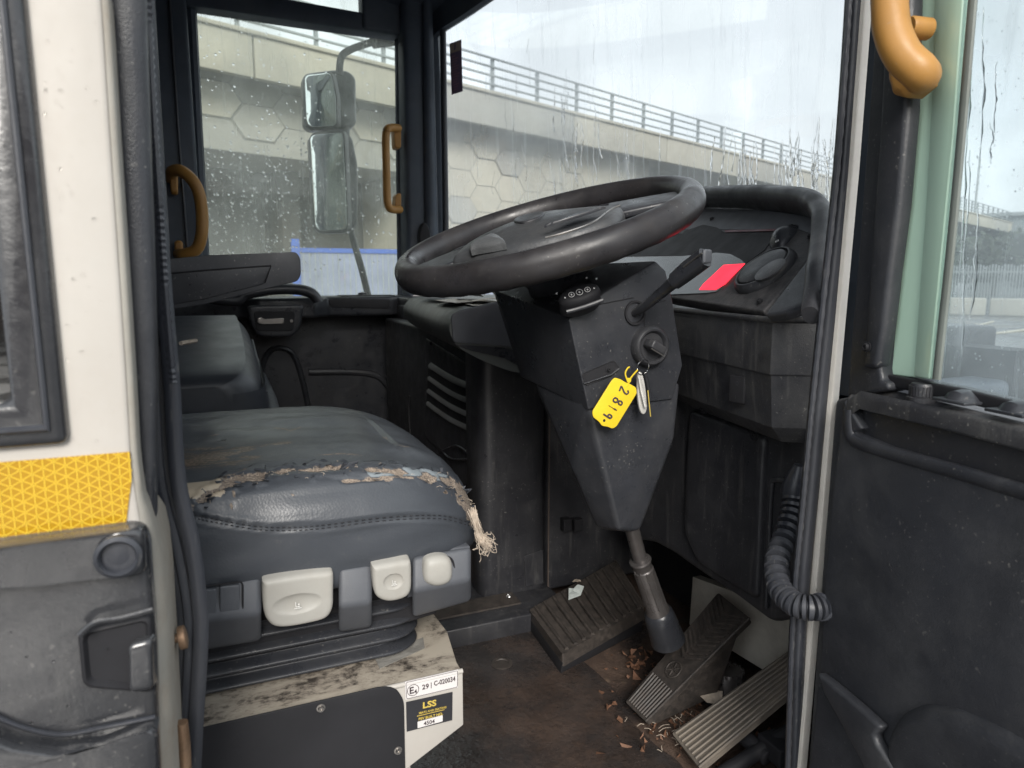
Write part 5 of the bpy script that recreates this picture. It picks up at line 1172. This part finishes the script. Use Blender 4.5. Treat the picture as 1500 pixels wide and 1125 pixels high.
# rounded pillar of the console beside the driver's legs
YP = 1.42
mk('leg_pillar', prism(roundpoly([V(.528,YP,FZ+.04), V(.695,YP,FZ+.04), V(.695,1.62,FZ+.04), V(.56,1.62,FZ+.04), V(.528,1.50,FZ+.04)], .035, 8), V(0,0,.60)), M['kick'], dash, bevel=.006)
mk('pillar_seam', tube([V(.6965,YP-.001,FZ+.04), V(.6965,YP-.001,-.19)], .002, 6), surf('worn_seam', (.09,.07,.06), .6), dash)
mk('pillar_foot', pad(roundpoly(HY([(768,815),(796,805),(796,855),(770,860)], YP-.002), .004), V(0,-1,0), .004, .001), M['kick'], dash)
mk('inner_panel', bb(.697, 1.05, YP+.01, YP+.06, FZ+.03, -.10), M['kick'], dash, bevel=.006)
mk('bracket_block', join(*[pad(roundpoly(HY([(x_,762),(x_+12,760),(x_+12,778),(x_,780)], YP-.01), .002), V(0,-1,0), .02, .002) for x_ in (826,842)]), M['shadowblack'], dash)
mk('floor_ledge', bb(.40,.70,YP-.11,YP+.1, FZ, FZ+.045), M['kick'], dash, bevel=.004)
mk('ledge_tread', bb(.38,.60,YP-.06,YP-.002, FZ+.046, FZ+.05), M['pedal'], dash)
mk('ledge_screw', screw(hit(745,873,'Y',YP-.112), V(0,-1,0), .004), M['chrome'], dash)
# white tray shelf for papers
pp_ = thing('paper_stack', 'dog eared cards and leaflets on the console top under the wheel', 'papers', (.55,1.5,-.06))
zp = -.0605
def zz_(pts, z): return [hit(x, y, 'Z', z) for x, y in pts]
def card(o_, e1, e2, z, mat, nm, curl=0, par=pp_):
    vs = []; fs = []; n_ = 10
    for i in range(n_+1):
        t = i/n_
        for s in (0, 1): vs.append(V(*o_, z)+V(*e1,0)*t+V(*e2,0)*s+V(0,0,curl*math.sin(math.pi*t)))
    k = len(vs); vs += [v_-V(0,0,.0009) for v_ in vs]
    fs = [(2*i, 2*i+1, 2*i+3, 2*i+2) for i in range(n_)]+[(k+2*i, k+2*i+2, k+2*i+3, k+2*i+1) for i in range(n_)]+[(2*i, 2*i+2, k+2*i+2, k+2*i) for i in range(n_)]+[(2*i+1, k+2*i+1, k+2*i+3, 2*i+3) for i in range(n_)]
    return mk(nm, (vs, fs), mat, par)
card((.49,1.365),(.14,.0),(.03,.26), zp+.0025, M['paper'], 'leaflet')
card((.47,1.42),(.12,.03),(.01,.18), zp+.006, M['greypaper'], 'leaflet', .002)
card((.50,1.62),(.12,.02),(.02,.25), zp+.012, M['greypaper'], 'card', .024)
card((.505,1.50),(.10,.0),(.03,.10), zp+.016, M['paper'], 'card', .028)
card((.515,1.46),(.09,.0),(.03,.08), zp+.019, M['stick'], 'card', .034)
card((.50,1.39),(.12,.0),(.02,.06), zp+.010, M['paper'], 'card', .005)
card((.48,1.80),(.03,.04),(.03,.02), zp+.011, M['stick'], 'paper_corner', .002)
# ---------- instrument binnacle ----------
bi = thing('instrument_binnacle', 'black instrument binnacle with hooded screen lit red and round cover', 'instrument panel', (.85,.95,-.1))
pA, pTR, pTL, pBL = hit(1125,457,'Y',.735), hit(1198,322,'X',.86), hit(900,322,'X',.955), hit(880,425,'X',.80)
nP = (pTR-pA).cross(pBL-pA).normalized(); 
if nP.z < 0: nP = -nP
def ip(x, y, off=0.0): return hp(x, y, pA+nP*off, nP)
fp = surf('speckled_fascia', (.04,.04,.043), .5, dust=.9, dustcol=(.16,.15,.15), dscale=60, bump=.8, bscale=260)
mk('fascia', prism([ip(x, y) for x, y in ((1118,456),(985,436),(880,415),(880,318),(1150,318),(1192,318),(1203,335),(1200,360))], -nP*.02), fp, bi, bevel=.003)
mk('fascia_top', prism([ip(x, y, .001) for x, y in ((880,336),(1170,336),(1196,345),(1196,310),(880,300))], -nP*.004), M['grey'], bi)
wn = [(880,436),(900,345),(1000,342),(1003,338),(1030,329),(1050,333),(1062,341),(1140,338),(1120,366),(1092,386),(1060,417),(1049,427),(1035,429),(985,431)]
mk('screen_well', prism([ip(x, y, .0012) for x, y in wn], -nP*.002), M['shadowblack'], bi)
SCR, snt, so_ = newmat('dead_screen'); p = N(snt, 'ShaderNodeBsdfPrincipled'); p.inputs['Base Color'].default_value = (.05,.055,.058,1); p.inputs['Roughness'].default_value = .12; snt.links.new(p.outputs[0], so_.inputs[0])
mk('dial_cover', prism([ip(x, y, .0018) for x, y in ((880,436),(886,377),(1000,375),(1050,370),(1070,372),(1085,380),(1092,386),(1060,417),(1049,427),(1035,429),(985,431))], -nP*.001), SCR, bi)
REDM, rn_, ro_ = newmat('red_lamp'); e_ = N(rn_, 'ShaderNodeEmission'); e_.inputs[0].default_value = (1,.035,.06,1)
rn_.links.new(ramp(rn_, noi(rn_, scaled(rn_, (1,1,1)), 38, 3, .5), .2, .8, .75, 1.0), e_.inputs[1]); rn_.links.new(e_.outputs[0], ro_.inputs[0])
red = mk('warning_panel', prism([ip(x, y, .0026) for x, y in ((1060,388),(1091,386),(1062,416),(1048,424),(1024,424),(1030,416))], -nP*.0008), REDM, bi); red['label'] = 'red lit warning panel'
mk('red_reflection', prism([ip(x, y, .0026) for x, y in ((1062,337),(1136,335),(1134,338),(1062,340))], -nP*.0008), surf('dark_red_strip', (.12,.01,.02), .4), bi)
cpt = ip(1122,399,.0); e1 = (ip(1170,372)-ip(1076,425)).normalized(); e2 = nP.cross(e1)
def circ(px0, px1, off): # circle on fascia spanning two picture points
    a, b_ = ip(*px0, off), ip(*px1, off); return (a+b_)/2, (a-b_).length/2
c0, r0 = circ((1166,378),(1078,424), 0)
r0 = .046; c0 = ip(1122,399,0)
cv = mk('round_cover', lathe(c0, nP, [(r0*1.08,0),(r0*1.08,.004),(r0*1.02,.010),(r0*.96,.013),(r0*.92,.013),(r0*.89,.008),(r0*.85,.008),(r0*.83,.013),(r0*.80,.014),(0,.014)], 64), M['trim'], bi)
c1 = ip(1128,395,.0143)
mk('cover_disc', lathe(c1, nP, [(r0*.52,-.001),(r0*.52,.0008),(r0*.48,.0012),(0,.0012)], 48), M['black'], cv)
# rocker hump
rk = [ip(x, y, .0) for x, y in ((1126,360),(1132,347),(1150,334),(1166,329),(1172,331),(1166,343),(1150,360),(1140,366),(1130,366)) ]
rkk = mk('rocker_knob', pad(resample(spline(rk, 4, closed=True), 80), nP, .001, .006, crown=.016), M['smooth'], bi)
ri = ip(1140,352,.014); mk('rocker_icon', join(*[tube([ri-e1*.004*k+nP.cross(e1)*.003, ri-e1*.004*k-nP.cross(e1)*.003], .0005, 5) for k in (0,.5,1)]), M['icon'], rkk)
for x, y in ((1043,321),(1187,347),(1113,442)): mk('screw', screw(ip(x, y, .0015), nP, .0035), M['shadowblack'], bi)
# hood: thick arched rim round the fascia
hoodp = [hp(x, y, pA+nP*.018, nP) for x, y in ((1188,462),(1199,425),(1206,385),(1209,345),(1207,318),(1190,300),(1150,293),(1100,290),(1040,290),(990,292),(900,296),(860,300))]
mk('hood', tube(spline(hoodp, 8), [(.010+.005*min(1,i/12),.012+.012*min(1,i/12)) for i in range(89)], 20, flat=nP.cross(V(0,1,0)), ex=2.6), M['black'], bi)
hb2 = [hp(x, y, pA-nP*.02, nP) for x, y in ((1214,360),(1214,340),(1214,318),(1195,300),(1150,293),(1100,290),(1040,290),(990,292),(900,296))]
mk('hood_skirt', tube(spline(hb2, 8), (.012,.03), 16, flat=nP.cross(V(0,1,0)), ex=3), M['black'], bi)
mk('side_cheek', pad(roundpoly([hp(x, y, pA+nP*.010, nP) for x, y in ((1121,461),(1150,458),(1185,446),(1205,400),(1212,345),(1206,318),(1200,326),(1199,355),(1178,388))], .003), nP, .012, .004, n=160), M['trim'], bi)
# lower box of the binnacle
Yc = .725
k0 = hit(1132,472,'Y',Yc); xk = k0.x
kl = hit(985,441,'X',.78); 
top_ = [k0, V(.80, 1.3, k0.z+.01), V(.95,1.3,k0.z+.01), V(.95,.70,k0.z), hit(1215,452,'Y',.695)]
b0 = hit(1132,548,'Y',Yc+.003)
def boxring(z, ins=0): 
    return [V(xk+ins,Yc+ins*.3,z), V(.80+ins,1.35,z), V(.97,1.35,z), V(.97,.69,z), V(.80,.66+ins*.4,z)]
vs = []; lv = [(k0.z,.0),(b0.z,.0),(b0.z-.002,.003),(b0.z-.075,.012),(b0.z-.10,.04)]
for z, i_ in lv: vs += boxring(z, i_)
fs = [(i*5+k, i*5+(k+1) % 5, i*5+5+(k+1) % 5, i*5+5+k) for i in range(4) for k in range(5)]+[tuple(range(5)), tuple(range(20,25))]
mk('binnacle_base', (vs, fs), M['dusty'], bi, bevel=.005, seg=3)
mk('base_rim', tube([V(.80,1.35,k0.z+.003), V(xk-.001,Yc-.001,k0.z+.003), V(.80,.655,k0.z+.006)], .0042, 10), M['dusty'], bi)
rs = hit(1082,570,'X',.706); rn = V(-.96,-.28,0).normalized(); fwd = V(.28,-.96,0)
so2 = mk('rocker_switch', box(rs, (.012,.028,.042), Matrix.Rotation(math.radians(16),3,'Z')), M['shadowblack'], bi, bevel=.003)
mk('switch_icon', join(text_geo('0', .010, rs+rn*.0065+V(0,.002,.006), fwd, V(0,0,1)), text_geo('I', .008, rs+rn*.0065+V(0,.002,-.014), fwd, V(0,0,1))), M['trim'], so2)
# kick panel below
kp = thing('kick_panel', 'moulded black kick panel below the instrument binnacle', 'panel', (.78,.95,FZ))
def kx(x, y, off=0): return hit(x, y, 'X', .775-off)
mk('panel_face', pad(roundpoly([kx(x, y) for x, y in ((940,560),(1180,620),(1185,700),(1172,905),(1130,913),(1080,875),(1030,842),(985,810),(958,795),(925,790))], .012), V(-1,0,0), .03, .012, n=160), M['kick'], kp)
mk('panel_step', pad(roundpoly([kx(x, y, .010) for x, y in ((1008,600),(1120,640),(1116,700),(1112,800),(1108,880),(1075,862),(1020,826),(1000,780),(1002,700))], .014), V(-1,0,0), .014, .010, n=140), M['kick'], kp)
for x, y, o_ in ((1105,637,.012),(1030,598,.012)): mk('panel_screw', join(screw(kx(x, y, o_), V(-1,0,0), .004), lathe(kx(x, y, o_-.001), V(-1,0,0), [(.010,0),(.009,.0015),(.006,.001)], 24)), M['shadowblack'], kp)
mk('recess_edge', tube(spline([kx(x, y, .004) for x, y in ((1185,712),(1150,704),(1135,704),(1130,716),(1126,800),(1122,890))], 5), .004, 10), M['kick'], kp)
# ---------- corrugated hose between pillar and door ----------
ho_ = thing('corrugated_hose', 'ribbed black cable conduit bending from the kick panel to the open door', 'hose', hit(1150,720,'Y',.66))
hpth = spline([hit(1163,722,'Y',.70), hit(1160,750,'Y',.69), hit(1150,785,'Y',.675), hit(1138,825,'Y',.65), hit(1143,862,'Y',.62), hit(1163,884,'Y',.59), hit(1184,890,'Y',.575), hd_(1203,889,.024), hd_(1212,889,.012)], 24)
mk('conduit', tube(hpth, [(.0112+.004*(1 if (i % 8) < 5 else -.7)) for i in range(len(hpth))], 20), M['rubber'], ho_, sharp=70)
mk('collar', tube([hd_(1201,889,.028), hd_(1208,889,.016)], .0165, 20), M['rubber'], ho_, bevel=.002)
mk('plug', lathe(hit(1163,722,'Y',.70), V(.1,-.1,1), [(.014,-.01),(.017,0),(.017,.012),(.012,.03),(.008,.04)], 20), M['rubber'], ho_)
# ---------- pedals ----------
def treadle(name, lab, corners, zs, mat, ribf, th=.012, cat='pedal'):
    P = [hit(x, y, 'Z', z) for (x, y), z in zip(corners, zs)]
    c_ = sum(P, Vector())/4; t = thing(name, lab, cat, P[0]); u = (P[3]-P[0]).normalized(); w_ = (P[1]-P[0]).normalized(); n_ = w_.cross(u); n_ = n_ if n_.z > 0 else -n_
    f = lambda s, r: P[0].lerp(P[1], s).lerp(P[3].lerp(P[2], s), r)
    mk('treadle', join(prism(roundpoly(P, .006), -n_*th), *ribf(f, n_)), mat, t, bevel=0)
    mk('treadle_lip', tube([f(1.01,0)+n_*.001, f(1.01,1)+n_*.001], .0022, 8), mat, t)
    return t, f, n_
def ribs_brake(f, n_):
    g = []
    for k in range(9): s = .1+.8*k/8; g.append(tube([f(s,.02)+n_*.001, f(s,.27)+n_*.001], .0022, 6))
    for k in range(11):
        r = .50+k*.042
        g.append(tube([f(.08,r+.07)+n_*.001, f(.47,min(.99,r-.01))+n_*.001], .0025, 6)); g.append(tube([f(.53,r-.01)+n_*.001, f(.92,min(.98,r+.07))+n_*.001], .0025, 6))
    return g
bt, bfn, bn_ = treadle('brake_pedal', 'long worn brake treadle with chevron ribs and round emblem', [(916,1028),(946,1057),(1098,905),(1052,868)], [FZ+.02,FZ+.02,-.60,-.60], M['pedal'], ribs_brake)
em = bfn(.5,.38)+bn_*.001
mk('emblem', join(tube(ellipse_pts(em, (bfn(1,.38)-bfn(0,.38)).normalized()*.016, (bfn(.5,1)-bfn(.5,0)).normalized()*.016, 24), .0014, 6, closed=True), *[tube([em+(Matrix.Rotation(a,3,bn_) @ (bfn(1,.38)-bfn(0,.38)).normalized())*.003, em+(Matrix.Rotation(a,3,bn_) @ (bfn(1,.38)-bfn(0,.38)).normalized())*.013], .0013, 5) for a in (0,.9,1.9,2.8,3.9,5.0)]), M['pedal'], bt)
mk('treadle_arm', hull([bfn(.15,.1)-bn_*.012, bfn(.85,.1)-bn_*.012, bfn(.15,.95)-bn_*.012, bfn(.85,.95)-bn_*.012, V(*bfn(.85,.1)[:2],FZ), V(*bfn(.85,.75)[:2],FZ+.03), V(*bfn(.15,.75)[:2],FZ+.03)]), M['pedal'], bt, bevel=.003)
def ribs_acc(f, n_):
    return [tube([f(s,.02)+n_*.001, f(s,.98)+n_*.001], .0021, 6) for s in [.07+.86*k/7 for k in range(8)]]
at_, afn, an_ = treadle('accelerator_pedal', 'pale scuffed accelerator treadle with lengthwise ribs', [(984,1074),(1024,1124),(1185,990),(1160,950)], [FZ+.03,FZ+.03,-.63,-.63], M['pedalgrey'], ribs_acc)
mk('treadle_hinge', join(tube([afn(.2,.35)-an_*.02, afn(1.3,.45)-an_*.05], .014, 12), tube([afn(1.1,.1)-an_*.03, afn(1.15,.7)-an_*.05], .012, 12), box(afn(1.25,.55)-an_*.05, (.04,.05,.03))), M['shadowblack'], at_, bevel=.003)
def ribs_foot(f, n_): return [tube([f(s,.03)+n_*.001, f(s,.97)+n_*.001], .0042, 8) for s in [.06+.88*k/9 for k in range(10)]]
ft2, ffn, fn_ = treadle('footrest_plate', 'ribbed rusty footrest plate on the floor left of the column', [(824,958),(944,890),(900,822),(775,893)], [FZ+.05,FZ+.06,FZ+.09,FZ+.05], M['pedal'], ribs_foot, .03, 'footrest')
mk('plate_skirt', hull([ffn(a, b_)-fn_*.02 for a in (0,1) for b_ in (0,1)]+[V(*ffn(a, b_)[:2], FZ) for a in (0,1) for b_ in (0.05,1)]), M['shadowblack'], ft2, bevel=.003)
# floor valve between pedals
fvl = thing('floor_valve', 'round knurled valve cap on the floor between the two pedals', 'valve', hit(1068,985,'Z',FZ+.03))
vc = hit(1066,985,'Z',FZ+.05)
mk('cap', join(lathe(vc, V(0,0,1), [(.03,-.05),(.03,0),(.026,.006),(.012,.008),(0,.008)], 24), *[box(vc+V(.027*math.cos(a),.027*math.sin(a),.002), (.005,.005,.012), Matrix.Rotation(a,3,'Z')) for a in [k*math.pi/8 for k in range(16)]]), M['shaft'], fvl)
mk('flange', lathe(vc-V(0,0,.035), V(0,0,1), [(.05,-.015),(.05,0),(.04,.004)], 24), M['shadowblack'], fvl)
fb_ = thing('floor_bolt', 'bright domed bolt head beside the brake treadle', 'bolt', hit(998,1036,'Z',FZ+.01))
mk('bolt_head', lathe(hit(998,1036,'Z',FZ+.01), V(0,0,1), [(.008,-.01),(.008,0),(.006,.005),(0,.007)], 20), M['chrome'], fb_)
# litter
def scrap(name, lab, px, py, s, mat, z=None, grp=None, n=7):
    c_ = hit(px, py, 'Z', z if z else FZ+.012); bm_v = []
    pts = []
    for k in range(n): a = 2*math.pi*k/n; pts.append(c_+V(math.cos(a)*s*rng.uniform(.5,1.1), math.sin(a)*s*rng.uniform(.4,1), rng.uniform(0, s*.35)))
    vs = pts+[c_+V(0,0,s*.3)]; fs = [(k, (k+1) % n, n) for k in range(n)]; vs2 = [v_-V(0,0,.0008) for v_ in vs]
    o = mk(name, (vs+vs2, fs+[tuple(a+n+1 for a in f) for f in fs]), mat, None, smooth=False, loc=c_)
    tag(o, lab, 'litter', grp); return o
PP = surf('crumpled_paper', (.62,.68,.66), .7, var=.12, vscale=90, bump=.2)
c_ = ffn(.42,.78)+fn_*.006
o = mk('paper_scrap', join(prism([c_+V(-.022,-.018,0), c_+V(.010,-.016,.004), c_+V(.024,.004,.010), c_+V(.012,.020,.004), c_+V(-.004,.016,.009), c_+V(-.012,.0,.004)], V(0,0,.001)), prism([c_+V(.010,-.016,.005), c_+V(.026,-.002,.016), c_+V(.018,.014,.015), c_+V(.0,.006,.008)], V(0,0,.001))), PP, None, smooth=False, loc=c_); tag(o, 'crumpled pale paper scrap lying on the ribbed footrest', 'litter')
c_ = ffn(.62,1.02)+fn_*.004
scrap('fluff', 'small pale crumb at the top edge of the ribbed footrest', 846, 852, .012, M['fibre'], c_.z, n=9)
scrap('torn_card', 'torn cream card between the two treadles', 1040, 1022, .026, M['fibre'], FZ+.03, n=8)
vs_ = []
gs = []
for _ in range(240):
    t = rng.random()
    px, py = [(rng.normal(935,14), rng.normal(968,10)), (rng.normal(985,28), rng.normal(1050,26)), (rng.uniform(880,1140), rng.uniform(960,1120)), (rng.uniform(660,800), rng.uniform(900,930))][rng.choice(4, p=[.2,.4,.3,.1])]
    c_ = hit(px, py, 'Z', FZ+.008); s = rng.uniform(.0015,.0065); k = [c_+Vector(rng.normal(size=3))*s*.8 for _ in range(4)]; gs.append(([*k], [(0,1,2),(0,2,3),(0,1,3),(1,2,3)]))
o = mk('leaf_litter', join(*gs), M['debris'], None, smooth=False, loc=hit(980,1040,'Z',FZ)); tag(o, 'crumbs of orange leaf and grit scattered round the pedals', 'debris', kind='stuff')
for k, (x, y) in enumerate(((926,963),(938,972),(931,980))):
    scrap('leaf_fragment', ('upper', 'middle', 'lower')[k]+' of the three orange leaf fragments beside the brake treadle', x, y, .010, M['debris'], FZ+.01, 'orange leaf fragments')
gs = []
for _ in range(40):
    c_ = hit(rng.normal(985,30), rng.normal(1055,20), 'Z', FZ+.008); d = Vector((rng.normal(), rng.normal(), .2)).normalized()*rng.uniform(.008,.02); gs.append(tube(spline([c_, c_+d*.5+V(0,0,.003), c_+d+V(rng.normal()*.004, 0, 0)], 3), .0005, 4))
o = mk('straw_bits', join(*gs), M['fibre'], None, loc=hit(985,1055,'Z',FZ)); tag(o, 'fine dry stalks scattered by the heel of the brake treadle', 'debris', kind='stuff')
